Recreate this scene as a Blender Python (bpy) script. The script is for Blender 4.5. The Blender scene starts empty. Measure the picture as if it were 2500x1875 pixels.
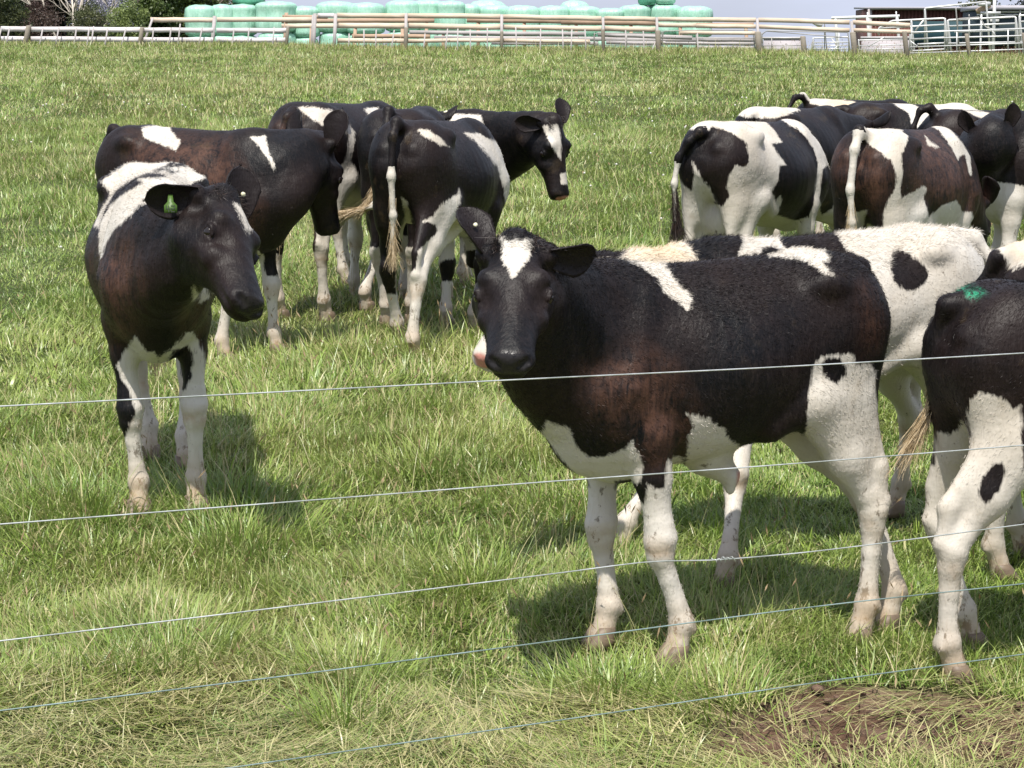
import bpy, math, random
import numpy as np
from mathutils import Vector, Matrix

# ------------------------------------------------------------------ scene, camera, light
sc = bpy.context.scene
COL = sc.collection
F_PX, HORIZON, EYE_H = 5350.0, 150.0, 2.0          # focal length in pixels of a 2500 px wide frame
PITCH = math.atan((937.5 - HORIZON) / F_PX)
SLOPE = math.tan(math.radians(2.57))

cam_data = bpy.data.cameras.new('camera')
cam_data.sensor_width = 36.0
cam_data.lens = F_PX / 2500 * 36.0
cam_data.clip_start = 0.05
cam_data.clip_end = 6000
cam = bpy.data.objects.new('camera', cam_data)
COL.objects.link(cam)
cam.location = (0, 0, EYE_H)
cam.rotation_euler = (math.pi / 2 - PITCH, 0, 0)
sc.camera = cam

SUN_EL, SUN_AZ = math.radians(61), math.radians(191)   # azimuth: direction the sun stands in, clockwise from +y
world = bpy.data.worlds.new('World')
sc.world = world
world.use_nodes = True
wn = world.node_tree
bg = wn.nodes['Background']
sky = wn.nodes.new('ShaderNodeTexSky')
sky.sky_type = 'NISHITA'
sky.sun_disc = False
sky.sun_elevation = SUN_EL
sky.sun_rotation = SUN_AZ
sky.air_density = 1.3
sky.dust_density = 2.5
cl_co = wn.nodes.new('ShaderNodeTexCoord')
cl_map = wn.nodes.new('ShaderNodeMapping'); cl_map.inputs['Scale'].default_value = (2.2, 2.2, 9.0)
cl_n = wn.nodes.new('ShaderNodeTexNoise'); cl_n.inputs['Scale'].default_value = 2.0; cl_n.inputs['Detail'].default_value = 5.0
cl_r = wn.nodes.new('ShaderNodeMapRange'); cl_r.inputs['From Min'].default_value = .30; cl_r.inputs['From Max'].default_value = .62
cl_r.inputs['To Min'].default_value = .55; cl_r.inputs['To Max'].default_value = .95
cl_mix = wn.nodes.new('ShaderNodeMix'); cl_mix.data_type = 'RGBA'
cl_mix.inputs[7].default_value = (5.0, 5.45, 6.9, 1)           # thin bright cloud, in the sky texture's own units
wn.links.new(cl_co.outputs['Generated'], cl_map.inputs['Vector']); wn.links.new(cl_map.outputs[0], cl_n.inputs['Vector'])
wn.links.new(cl_n.outputs[0], cl_r.inputs['Value']); wn.links.new(cl_r.outputs[0], cl_mix.inputs[0])
wn.links.new(sky.outputs[0], cl_mix.inputs[6])
wn.links.new(cl_mix.outputs[2], bg.inputs[0])
bg.inputs[1].default_value = 0.12
sun_data = bpy.data.lights.new('sun', 'SUN')
sun_data.energy = 5.0
sun_data.angle = math.radians(0.53)
sun_data.color = (1.0, 0.955, 0.88)
sun = bpy.data.objects.new('sun', sun_data)
COL.objects.link(sun)
sd = Vector((math.sin(SUN_AZ) * math.cos(SUN_EL), math.cos(SUN_AZ) * math.cos(SUN_EL), math.sin(SUN_EL)))
sun.rotation_euler = sd.to_track_quat('Z', 'Y').to_euler()
sun.location = (-4, -4, 9)
vs = sc.view_settings
vs.view_transform = 'Standard'
vs.look = 'None'
vs.exposure = 0.27
vs.gamma = 1.0
vs.use_curve_mapping = False
sc.cycles.max_bounces = 6
sc.cycles.diffuse_bounces = 3
sc.cycles.transmission_bounces = 3
sc.cycles.transparent_max_bounces = 6

# ------------------------------------------------------------------ terrain function and measuring helpers
def sstep(a, b, x):
    t = np.clip((x - a) / (b - a), 0, 1)
    return t * t * (3 - 2 * t)

def gz(x, y):
    """height of the paddock: a gentle rise to a crest at the rail fence, falling away behind it"""
    x = np.asarray(x, dtype=float); y = np.asarray(y, dtype=float)
    crest = np.clip(50.6 - .34 * x, 40, 64)
    b = np.maximum(y - crest, 0)
    z = SLOPE * np.minimum(y, crest) - 0.10 * sstep(0.0, 1.9, x) * (1 - sstep(9, 16, y))
    return z + SLOPE * 3.0 * (1 - np.exp(-b / 3.0)) * 0.3 - 0.013 * b * sstep(0, 20, b) * (1 - 0.93 * sstep(40, 400, b)) + .025 * np.sin(x * .7 + y * .35) * sstep(16, 30, y)

def pix_ray(px, py):
    a = (px - 1250) / F_PX; b = -(py - 937.5) / F_PX
    c, s = math.cos(PITCH), math.sin(PITCH)
    return np.array([a, c + b * s, -s + b * c])

def at(px, py, y):
    d = pix_ray(px, py)
    return np.array([0, 0, EYE_H]) + d * (y / d[1])

# ------------------------------------------------------------------ object helpers
def tag(o, label=None, cat=None, group=None, kind=None):
    if label: o['label'] = label
    if cat: o['category'] = cat
    if group: o['group'] = group
    if kind: o['kind'] = kind
    return o

def thing(name, loc=(0, 0, 0), rz=0.0, label=None, cat=None, group=None):
    o = bpy.data.objects.new(name, None)
    COL.objects.link(o)
    o.location = [float(v) for v in loc]
    o.rotation_euler = (0, 0, rz)
    o.empty_display_size = 0.2
    return tag(o, label, cat, group)

def mesh_np(name, V, Fq, mat=None, parent=None, smooth=True, attrs=None, mats=None, mat_idx=None, check=True):
    """V (n,3) array; Fq (m,3) or (m,4) int array or list of such arrays"""
    me = bpy.data.meshes.new(name)
    V = np.ascontiguousarray(V, dtype=np.float32)
    parts = Fq if isinstance(Fq, list) else [Fq]
    parts = [np.asarray(p, dtype=np.int32) for p in parts if len(p)]
    me.vertices.add(len(V)); me.vertices.foreach_set('co', V.ravel())
    nl = sum(p.size for p in parts); npoly = sum(len(p) for p in parts)
    loops = np.concatenate([p.ravel() for p in parts])
    tot = np.concatenate([np.full(len(p), p.shape[1], dtype=np.int32) for p in parts])
    start = np.concatenate([[0], np.cumsum(tot)[:-1]]).astype(np.int32)
    me.loops.add(nl); me.loops.foreach_set('vertex_index', loops)
    me.polygons.add(npoly)
    me.polygons.foreach_set('loop_start', start)
    try: me.polygons.foreach_set('loop_total', tot)
    except Exception: pass
    if mats:
        for m in mats: me.materials.append(m)
        if mat_idx is not None: me.polygons.foreach_set('material_index', np.asarray(mat_idx, dtype=np.int32))
    elif mat: me.materials.append(mat)
    me.update(calc_edges=True)
    if check: me.validate()
    if smooth: me.polygons.foreach_set('use_smooth', np.ones(len(me.polygons), dtype=bool))
    for k, v in (attrs or {}).items():
        v = np.asarray(v, dtype=np.float32)
        if v.ndim == 1:
            a = me.attributes.new(k, 'FLOAT', 'POINT'); a.data.foreach_set('value', v)
        else:
            a = me.attributes.new(k, 'FLOAT_VECTOR', 'POINT'); a.data.foreach_set('vector', v.ravel())
    o = bpy.data.objects.new(name, me)
    COL.objects.link(o)
    if parent is not None: o.parent = parent
    return o

class MB:
    """collects boxes, tubes and lathes, then links them as one mesh object"""
    def __init__(s): s.v = []; s.q = []; s.t = []; s.n = 0
    def add(s, V, Q=None, T=None):
        V = np.asarray(V, float); s.v.append(V)
        if Q is not None and len(Q): s.q.append(np.asarray(Q, int) + s.n)
        if T is not None and len(T): s.t.append(np.asarray(T, int) + s.n)
        s.n += len(V); return s
    def box(s, c, size, rz=0.0, rx=0.0, ry=0.0, taper=1.0):
        sx, sy, sz = [v / 2 for v in size]
        P = np.array([[x * sx * (taper if z > 0 else 1), y * sy * (taper if z > 0 else 1), z * sz] for z in (-1, 1) for y in (-1, 1) for x in (-1, 1)])
        R = np.array((Matrix.Rotation(rz, 3, 'Z') @ Matrix.Rotation(ry, 3, 'Y') @ Matrix.Rotation(rx, 3, 'X')))
        P = P @ R.T + np.array(c, float)
        Q = [[0, 2, 3, 1], [4, 5, 7, 6], [0, 1, 5, 4], [2, 6, 7, 3], [0, 4, 6, 2], [1, 3, 7, 5]]
        return s.add(P, Q)
    def tube(s, pts, r, n=8, caps=True):
        pts = np.asarray(pts, float); m = len(pts)
        r = np.broadcast_to(np.asarray(r, float), (m,))
        T = np.gradient(pts, axis=0); T /= np.linalg.norm(T, axis=1)[:, None] + 1e-12
        up = np.array([0, 0, 1.0]) if abs(T[0][2]) < 0.9 else np.array([1.0, 0, 0])
        V = []
        a = np.cross(T[0], up); a /= np.linalg.norm(a)
        for i in range(m):
            a = a - T[i] * a.dot(T[i]); a /= np.linalg.norm(a) + 1e-12
            b = np.cross(T[i], a)
            for k in range(n):
                t = 2 * math.pi * k / n
                V.append(pts[i] + r[i] * (math.cos(t) * a + math.sin(t) * b))
        Q = [[i * n + k, i * n + (k + 1) % n, (i + 1) * n + (k + 1) % n, (i + 1) * n + k] for i in range(m - 1) for k in range(n)]
        T3 = []
        if caps:
            V.append(pts[0]); V.append(pts[-1]); c0 = m * n; c1 = c0 + 1
            T3 = [[c0, (k + 1) % n, k] for k in range(n)] + [[c1, (m - 1) * n + k, (m - 1) * n + (k + 1) % n] for k in range(n)]
        return s.add(V, Q, T3)
    def build(s, name, mat, parent=None, smooth=False, attrs=None):
        parts = []
        if s.q: parts.append(np.concatenate(s.q))
        if s.t: parts.append(np.concatenate(s.t))
        return mesh_np(name, np.concatenate(s.v), parts, mat, parent, smooth, attrs)

# ------------------------------------------------------------------ node helpers
def new_mat(name):
    m = bpy.data.materials.new(name); m.use_nodes = True
    nt = m.node_tree
    return m, nt, nt.nodes['Principled BSDF']

def nd(nt, kind, inputs=None, **props):
    n = nt.nodes.new(kind)
    for k, v in props.items(): setattr(n, k, v)
    for k, v in (inputs or {}).items():
        if isinstance(v, bpy.types.NodeSocket): nt.links.new(v, n.inputs[k])
        else: n.inputs[k].default_value = v
    return n

def attr(nt, name): return nd(nt, 'ShaderNodeAttribute', attribute_name=name)
def math_(nt, op, a, b=0.0, clamp=False):
    return nd(nt, 'ShaderNodeMath', {0: a, 1: b}, operation=op, use_clamp=clamp).outputs[0]
def maprange(nt, v, a, b, c=0.0, d=1.0):
    return nd(nt, 'ShaderNodeMapRange', {'Value': v, 'From Min': a, 'From Max': b, 'To Min': c, 'To Max': d}).outputs[0]
def mix(nt, f, a, b):
    n = nt.nodes.new('ShaderNodeMix'); n.data_type = 'RGBA'
    for k, v in ((0, f), (6, a), (7, b)):
        if isinstance(v, bpy.types.NodeSocket): nt.links.new(v, n.inputs[k])
        else: n.inputs[k].default_value = v if not isinstance(v, tuple) or len(v) == 4 else (*v, 1)
    return n.outputs[2]
def noise(nt, co, scale, detail=3.0, rough=0.6, dist=0.0):
    n = nd(nt, 'ShaderNodeTexNoise', {'Scale': scale, 'Detail': detail, 'Roughness': rough, 'Distortion': dist})
    if co is not None: nt.links.new(co, n.inputs['Vector'])
    return n
def scaled(nt, co, s):
    return nd(nt, 'ShaderNodeMapping', {'Vector': co, 'Scale': s}).outputs[0]
def bump(nt, h, strength, dist):
    return nd(nt, 'ShaderNodeBump', {'Height': h, 'Strength': strength, 'Distance': dist}).outputs[0]
def catmull(xs, Y, n=160):
    xs = np.asarray(xs, float); Y = np.asarray(Y, float)
    t = np.linspace(xs[0], xs[-1], n); out = np.zeros((n, Y.shape[1]))
    m = np.zeros_like(Y)
    d = np.diff(Y, axis=0) / np.diff(xs)[:, None]
    m[1:-1] = np.where(d[:-1] * d[1:] > 0, 2 * d[:-1] * d[1:] / (d[:-1] + d[1:] + 1e-12), 0)
    m[0] = d[0]; m[-1] = d[-1]
    i = np.clip(np.searchsorted(xs, t, side='right') - 1, 0, len(xs) - 2)
    h = (xs[i + 1] - xs[i])[:, None]; u = ((t - xs[i])[:, None]) / h
    out = (2*u**3-3*u**2+1)*Y[i] + (u**3-2*u**2+u)*h*m[i] + (-2*u**3+3*u**2)*Y[i+1] + (u**3-u**2)*h*m[i+1]
    return t, out

def unit(v):
    v = np.array(v, float); return v / np.linalg.norm(v)

def simple(name, col, rough=.5, spec=.5, metal=0.0):
    m, nt, b = new_mat(name)
    b.inputs['Base Color'].default_value = (*col, 1); b.inputs['Roughness'].default_value = rough
    b.inputs['Specular IOR Level'].default_value = spec; b.inputs['Metallic'].default_value = metal
    return m
# ------------------------------------------------------------------ the paddock
RNG = np.random.default_rng(11)
class VNoise:
    """smooth value noise on a repeating grid"""
    def __init__(s, seed, cell):
        s.g = np.random.default_rng(seed).random((128, 128)); s.c = cell
    def __call__(s, x, y):
        u = np.asarray(x) / s.c + 40.3; v = np.asarray(y) / s.c + 17.7
        i = np.floor(u).astype(int); j = np.floor(v).astype(int); fu = u - i; fv = v - j
        fu = fu * fu * (3 - 2 * fu); fv = fv * fv * (3 - 2 * fv)
        g = lambda a, b: s.g[a % 128, b % 128]
        return (g(i, j) * (1-fu) + g(i+1, j) * fu) * (1-fv) + (g(i, j+1) * (1-fu) + g(i+1, j+1) * fu) * fv
N1, N2, N3, N4 = VNoise(1, .22), VNoise(2, .75), VNoise(3, 2.6), VNoise(4, .07)

def bare(x, y):
    """1 on the trodden soil in front of the right hand cattle, 0 on grass"""
    q = ((x - 1.42) / .78) ** 2 + ((y - 5.76) / .38) ** 2 + (N1(x, y) - .5) * 1.3 + (N2(x, y) - .5) * .8
    q2 = ((x - .55) / .45) ** 2 + ((y - 5.84) / .10) ** 2 + (N1(x, y) - .5) * 1.6
    return np.maximum(1 - sstep(.75, 1.45, q), .75 * (1 - sstep(.3, 1.1, q2)))
def thatch(x, y):
    """1 along the strip of flattened dry growth under the wires"""
    edge = 6.08 + .09 * x + (N2(x, y) - .5) * .55 + (N1(x, y) - .5) * .3
    return 1 - sstep(edge - .28, edge + .12, y)

def lump(x, y):
    return (N1(x, y) - .5) * .035 + (N2(x, y) - .5) * .05 + (N4(x, y) - .5) * .022 * (1 - sstep(9, 12, y))

# ground sheet, fine near the camera, reaching the horizon
def grid_axis(pts):
    out = []
    for (a, b, st) in pts: out.append(np.arange(a, b, st))
    return np.unique(np.round(np.concatenate(out), 4))
gx = grid_axis([(-4000, -400, 400), (-400, -60, 40), (-60, -12, 3), (-12, -3, .5), (-3, 3, .035), (3, 12, .5), (12, 60, 3), (60, 400, 40), (400, 4001, 400)])
gy = grid_axis([(-300, -20, 40), (-20, 2, 2), (2, 4.6, .2), (4.6, 8, .03), (8, 14, .1), (14, 90, 1.0), (90, 400, 15), (400, 5000, 200)])
GX, GY = np.meshgrid(gx, gy, indexing='ij')
near_w = (1 - sstep(10, 14, GY)) * (1 - sstep(2.6, 3, np.abs(GX))) * sstep(4.0, 4.7, GY)
GZ = gz(GX, GY) + near_w * (lump(GX, GY) - .012 - .02 * bare(GX, GY) + bare(GX, GY) * (N4(GX * 1.7, GY * 1.7) - .5) * .024)
nxg, nyg = GX.shape
idx = np.arange(nxg * nyg).reshape(nxg, nyg)
GQ = np.stack([idx[:-1, :-1], idx[1:, :-1], idx[1:, 1:], idx[:-1, 1:]], -1).reshape(-1, 4)
def ground_mat():
    m, nt, b = new_mat('pasture_ground')
    co = nd(nt, 'ShaderNodeNewGeometry').outputs['Position']
    n1 = noise(nt, co, 1.2, 6, .7).outputs[0]; n2 = noise(nt, co, 35, 4, .7).outputs[0]; n3 = noise(nt, co, 7, 4, .6).outputs[0]
    g = mix(nt, maprange(nt, n1, .35, .65), (.055, .085, .022, 1), (.10, .12, .04, 1))
    g = mix(nt, maprange(nt, n2, .45, .65), g, (.030, .030, .014, 1))
    soil = mix(nt, maprange(nt, n2, .3, .7), (.070, .038, .024, 1), (.165, .100, .066, 1))
    soil = mix(nt, maprange(nt, n3, .45, .68), soil, (.22, .150, .105, 1))
    c = mix(nt, attr(nt, 'bare').outputs['Fac'], g, soil)
    nt.links.new(c, b.inputs['Base Color']); b.inputs['Roughness'].default_value = .9
    b.inputs['Specular IOR Level'].default_value = .15
    nt.links.new(bump(nt, math_(nt, 'ADD', n2, math_(nt, 'MULTIPLY', noise(nt, co, 130, 3, .7).outputs[0], .5)), .9, .02), b.inputs['Normal'])
    return m
ground = mesh_np('ground', np.stack([GX, GY, GZ], -1).reshape(-1, 3), GQ, ground_mat(), None, True, {'bare': np.clip(bare(GX, GY) * near_w, 0, 1).ravel()})
tag(ground, kind='structure')

def blade_mat(name):
    m, nt, b = new_mat(name)
    pos = nd(nt, 'ShaderNodeNewGeometry').outputs['Position']
    rnd = attr(nt, 'rnd').outputs['Fac']; dry = attr(nt, 'dry').outputs['Fac']; tt = attr(nt, 'tip').outputs['Fac']
    big = noise(nt, pos, .55, 4, .6).outputs[0]; med = noise(nt, pos, 2.3, 3, .6).outputs[0]
    g = mix(nt, rnd, (.045, .155, .006, 1), (.290, .450, .055, 1))
    g = mix(nt, maprange(nt, big, .42, .64, 0, .48), g, (.340, .400, .090, 1))
    g = mix(nt, maprange(nt, med, .48, .68, 0, .55), g, (.075, .235, .015, 1))
    s = mix(nt, rnd, (.38, .31, .15, 1), (.66, .57, .33, 1))
    c = mix(nt, dry, g, s)
    c = mix(nt, math_(nt, 'MULTIPLY', tt, .30), c, (.36, .34, .15, 1))
    nt.links.new(c, b.inputs['Base Color'])
    b.inputs['Roughness'].default_value = .38; b.inputs['Specular IOR Level'].default_value = .6
    tr = nd(nt, 'ShaderNodeBsdfTranslucent', {0: c})
    mx = nd(nt, 'ShaderNodeMixShader', {0: .24, 1: b.outputs[0], 2: tr.outputs[0]})
    nt.links.new(mx.outputs[0], nt.nodes['Material Output'].inputs['Surface'])
    return m
BLADE = blade_mat('grass_blade')

def blades(x, y, L, w, az, tilt, curl, segs, dry, z0=None):
    n = len(x)
    if z0 is None: z0 = gz(x, y) + lump(x, y) * (1 - sstep(10, 14, y)) - .012
    dirx, diry = np.cos(az), np.sin(az)
    tw = RNG.normal(0, .5, n); sx = -np.sin(az + tw); sy = np.cos(az + tw)
    V = np.zeros((n, 2 * segs + 1, 3), np.float32); tip = np.zeros((n, 2 * segs + 1), np.float32)
    px, py, pz = x.copy(), y.copy(), z0.copy()
    for i in range(segs + 1):
        t = i / segs
        if i < segs:
            ww = w * .5 * (1 - .75 * t ** 1.6)
            V[:, 2*i, 0] = px - sx*ww; V[:, 2*i, 1] = py - sy*ww; V[:, 2*i, 2] = pz
            V[:, 2*i+1, 0] = px + sx*ww; V[:, 2*i+1, 1] = py + sy*ww; V[:, 2*i+1, 2] = pz
            tip[:, 2*i] = tip[:, 2*i+1] = t
            th = tilt + curl * (t + .5 / segs)
            st = L / segs
            px = px + dirx*np.sin(th)*st; py = py + diry*np.sin(th)*st; pz = pz + np.cos(th)*st
            pz = np.maximum(pz, z0 + .004)
        else:
            V[:, 2*segs, 0] = px; V[:, 2*segs, 1] = py; V[:, 2*segs, 2] = pz; tip[:, 2*segs] = 1
    m = 2 * segs + 1
    base = (np.arange(n) * m)[:, None]
    Q = np.concatenate([base + np.array([2*i, 2*i+1, 2*i+3, 2*i+2]) for i in range(segs - 1)]) if segs > 1 else np.zeros((0, 4), int)
    T = base + np.array([2*segs-2, 2*segs-1, 2*segs])
    return V.reshape(-1, 3), Q, T, np.repeat(dry, m), np.repeat(RNG.random(n), m), tip.ravel()

def pack(name, chunks, kind_label=None):
    off = 0; Vs = []; Qs = []; Ts = []; D = []; R = []; P = []
    for V, Q, T, d, r, p in chunks:
        Vs.append(V); Qs.append(Q + off); Ts.append(T + off); D.append(d); R.append(r); P.append(p); off += len(V)
    o = mesh_np(name, np.concatenate(Vs), [q for q in (np.concatenate(Qs), np.concatenate(Ts)) if len(q)], BLADE, None, True,
                {'dry': np.concatenate(D), 'rnd': np.concatenate(R), 'tip': np.concatenate(P)}, check=False)
    return o

def scatter(y0, y1, dens, margin=.6):
    """points over the strip of field in front of the camera between two distances"""
    half1 = y1 * .2336 * 1.10 + margin
    n = int((y1 - y0) * 2 * half1 * dens)
    x = RNG.uniform(-half1, half1, n); y = RNG.uniform(y0, y1, n)
    k = np.abs(x) < y * .2336 * 1.10 + margin
    return x[k], y[k]

GD = float(globals().get('GRASS_DENSITY', 1.0))
chunks = []
for (y0, y1, dens, Lm, wm, segs) in ((4.7, 7.2, 23000, .050, .0031, 4), (7.2, 10, 13000, .056, .0040, 3), (10, 16, 5600, .066, .0054, 3),
                                      (16, 28, 2600, .078, .0064, 2), (28, 58, 900, .072, .0110, 2)):
    x, y = scatter(y0, y1, dens * GD, .9 if y1 < 8 else 1.6 if y1 < 11 else 3.5)
    n = len(x)
    cl = N1(x, y); c2 = N2(x, y); c3 = N3(x, y)
    th = thatch(x, y); ba = bare(x, y)
    keep = RNG.random(n) > np.clip(ba * 1.12 + th * .30, 0, .988)
    keep &= RNG.random(n) < .55 + .9 * cl
    x, y, cl, c2, c3, th = [v[keep] for v in (x, y, cl, c2, c3, th)]; n = len(x)
    # tufts: blades lean outwards from clump centres
    ang = RNG.uniform(0, 2*math.pi, n)
    flow = (N2(x + 31, y + 5) - .5) * 9
    ang = np.where(RNG.random(n) < .45, flow + RNG.normal(0, .5, n), ang)
    L = Lm * RNG.lognormal(0, .34, n) * (.50 + .80 * c2) * (.8 + .4 * cl) * (.72 + .56 * c3)
    L *= 1.0 + .12 * (y > 9)
    tilt = np.abs(RNG.normal(.55, .42, n)) + th * RNG.uniform(.1, .8, n)
    curl = RNG.gamma(2.0, .55, n)
    w = wm * RNG.lognormal(0, .30, n)
    wide = RNG.random(n) < .05; w = np.where(wide, w * 1.7, w)
    pd = .10 + .18 * sstep(.5, .8, c3) + .30 * th + .10 * sstep(8, 30, y)
    dry = np.where(RNG.random(n) < pd, RNG.uniform(.55, 1, n), RNG.uniform(0, .22, n))
    chunks.append(blades(x, y, L, w, ang, tilt, curl, segs, dry))
# taller rough tufts round the uneaten spots
for (cx, cy, r, k_, Lm) in ((-.95, 7.55, .28, 900, 0.144), (-.10, 6.9, .20, 600, 0.122), (.28, 5.98, .20, 700, 0.122), (.60, 5.90, .22, 700, 0.115), (1.05, 6.06, .18, 500, 0.108),
                        (-.45, 6.05, .18, 500, 0.122), (-1.0, 6.2, .25, 700, 0.122), (1.45, 6.05, .15, 250, 0.101), (-1.55, 7.9, .35, 900, 0.144), (-1.05, 8.1, .35, 1000, 0.158), (-.35, 8.6, .3, 500, 0.144), (.2, 8.0, .3, 600, 0.130),
                        (-.45, 5.65, .13, 260, 0.158), (.30, 5.25, .3, 400, 0.086), (.9, 5.12, .3, 500, 0.086)):
    a = RNG.uniform(0, 2*math.pi, k_); q = r * np.sqrt(RNG.random(k_)) ; x = cx + q*np.cos(a); y = cy + q*np.sin(a)
    kk = bare(x, y) < .75; x, y, a, q = x[kk], y[kk], a[kk], q[kk]; k_ = len(x)
    if k_ < 5: continue
    chunks.append(blades(x, y, Lm * RNG.lognormal(0, .25, k_), .0036 * RNG.lognormal(0, .3, k_), a + RNG.normal(0, .6, k_), np.abs(RNG.normal(.25, .2, k_)) + q / r * .3,
                         RNG.gamma(2, .45, k_), 4, np.where(RNG.random(k_) < .12, .9, RNG.uniform(0, .2, k_))))
grass = pack('grass', chunks)
tag(grass, 'sunlit green pasture grass with straw coloured blades covering the paddock', 'grass', kind='stuff')

# flattened straw under the wires and over the soil
x, y = scatter(4.7, 6.9, 4200 * GD)
th = thatch(x, y); ba = bare(x, y)
k = RNG.random(len(x)) < np.clip(th * 1.0 + ba * .10 + .04, 0, 1) * (1 - .58 * ba)
x, y = x[k], y[k]; n = len(x)
z0 = gz(x, y) + lump(x, y) - .006 + RNG.uniform(0, .028, n)
flow = (N2(x - 11, y + 3) - .5) * 7 + .3
az = np.where(RNG.random(n) < .6, flow + RNG.normal(0, .45, n), RNG.uniform(0, 2*math.pi, n))
s1 = blades(x, y, RNG.uniform(.05, .17, n), .0030 * RNG.lognormal(0, .35, n), az, RNG.uniform(1.25, 1.55, n), RNG.uniform(-.25, .45, n), 3,
            np.where(RNG.random(n) < .62, RNG.uniform(.6, 1, n), RNG.uniform(.1, .4, n)), z0)
straw = pack('dry_straw', [s1])
tag(straw, 'flattened pale straw lying on the ground below the wires', 'straw', kind='stuff')

# seed stalks
ch = []; seeds = MB()
SV = []; SQ = []
for (y0, y1, dens, w) in ((5.3, 9, 34, .0022), (9, 18, 26, .0034), (18, 50, 7, .0075)):
    x, y = scatter(y0, y1, dens * 1.0)
    k = (RNG.random(len(x)) < .25 + 1.2 * N3(x, y) ** 2) & (bare(x, y) < .9); x, y = x[k], y[k]; n = len(x)
    L = RNG.uniform(.16, .34, n); az = RNG.uniform(0, 2*math.pi, n); tilt = np.abs(RNG.normal(.12, .2, n)); curl = RNG.uniform(.1, .8, n)
    dry = RNG.uniform(.55, 1, n)
    ch.append(blades(x, y, L, np.full(n, w), az, tilt, curl, 4, dry))
    V = ch[-1][0].reshape(n, 9, 3); top = V[:, 8]; b4 = (V[:, 6] + V[:, 7]) / 2
    d = top - b4; d /= np.linalg.norm(d, axis=1)[:, None]; side = np.cross(d, RNG.normal(0, 1, (n, 3))); side /= np.linalg.norm(side, axis=1)[:, None]; s2 = np.cross(d, side)
    hl = RNG.uniform(.022, .045, n)[:, None]; hw = (w * .9 + .0006)
    for sdv in (side, s2):
        P = np.stack([top - d*.004, top + d*hl*.45 + sdv*hw, top + d*hl, top + d*hl*.45 - sdv*hw], 1).reshape(-1, 3)
        SV.append(P); SQ.append(np.arange(len(P)).reshape(-1, 4))
stalks = pack('seed_stalks', ch)
tag(stalks, 'thin dry seed stalks standing above the pasture', 'grass stalks', kind='stuff')
off = 0
for i in range(len(SQ)): SQ[i] = SQ[i] + off; off += len(SV[i])
heads = mesh_np('seed_heads', np.concatenate(SV), np.concatenate(SQ), simple('seed_head', (.30, .22, .12), .7), None, False, check=False)
tag(heads, 'brownish seed heads on the tips of the grass stalks', 'seed heads', kind='stuff')

# clods on the bare soil
cv = []; cq = []; off = 0
for _ in range(380):
    x = RNG.uniform(.2, 2.0); y = RNG.uniform(5.35, 6.15)
    if float(bare(x, y)) < .35: continue
    r = RNG.gamma(2, .0030) + .002; z = float(gz(x, y) + lump(x, y)) - .02
    P = []
    for i in range(5):
        for j in range(7):
            a = math.pi * i / 4; b_ = 2*math.pi*j/7; rr = r * RNG.uniform(.7, 1.2)
            P.append([x + rr*math.sin(a)*math.cos(b_), y + rr*math.sin(a)*math.sin(b_), z + rr*.65*math.cos(a) + r*.3])
    cv += P; cq += [[off + i*7+j, off + (i+1)*7+j, off + (i+1)*7+(j+1) % 7, off + i*7+(j+1) % 7] for i in range(4) for j in range(7)]
    off += 35
def soil_mat():
    m, nt, b = new_mat('soil_clod'); co = nd(nt, 'ShaderNodeNewGeometry').outputs['Position']
    nt.links.new(mix(nt, noise(nt, co, 60, 3).outputs[0], (.07, .038, .026, 1), (.19, .12, .085, 1)), b.inputs['Base Color']); b.inputs['Roughness'].default_value = .95
    return m
clods = mesh_np('soil_clods', np.array(cv), np.array(cq), soil_mat(), None, True)
tag(clods, 'crumbs of dark soil on the trodden bare patch', 'soil', kind='stuff')

# white clover heads scattered through the sward
cv = []; cq = []; off = 0
x, y = scatter(10, 32, .6); k = RNG.random(len(x)) < N3(x + 9, y) ** 2 * 1.6; x, y = x[k], y[k]
for a, b in zip(x, y):
    r_ = .006 + .00025 * b; z = float(gz(a, b)) + RNG.uniform(.05, .09); P = []
    for i in range(4):
        for j in range(6):
            t1 = math.pi * i / 3; t2 = 2*math.pi*j/6; P.append([a + r_*math.sin(t1)*math.cos(t2), b + r_*math.sin(t1)*math.sin(t2), z + r_*math.cos(t1)])
    cv += P; cq += [[off+i*6+j, off+(i+1)*6+j, off+(i+1)*6+(j+1) % 6, off+i*6+(j+1) % 6] for i in range(3) for j in range(6)]; off += 24
clover = mesh_np('clover_flowers', np.array(cv), np.array(cq), simple('clover_white', (.62, .60, .54), .7), None, True)
tag(clover, 'small white clover heads scattered through the pasture', 'clover', kind='stuff')
# ------------------------------------------------------------------ wire fence in front
def fence_y(px):            # the fence runs obliquely: nearer on the left
    x0, y0, x1, y1 = -1.051 * 4.5 / 4.5, 4.5, 1.32, 5.65
    a = (px - 1250) / F_PX / math.cos(PITCH) ; k = (y1 - y0) / (x1 - x0)
    return (y0 - k * x0) / (1 - k * (px - 1250) / F_PX)
def wire_mat(name, col):
    m, nt, b = new_mat(name); co = nd(nt, 'ShaderNodeTexCoord').outputs['Object']
    n = noise(nt, co, 9, 4, .7).outputs[0]
    nt.links.new(mix(nt, maprange(nt, n, .4, .6), (*col, 1), (col[0]*.6, col[1]*.62, col[2]*.58, 1)), b.inputs['Base Color'])
    b.inputs['Metallic'].default_value = .55; b.inputs['Roughness'].default_value = .42
    return m
WIRE = wire_mat('galvanised_wire', (.66, .68, .66)); WIRE_OLD = wire_mat('old_wire', (.34, .44, .42))
WOOD_POST = None
wf = thing('wire_fence', (0, 5.2, 0), 0, 'five strained plain wires of the fence closest to the camera', 'wire fence')
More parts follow.
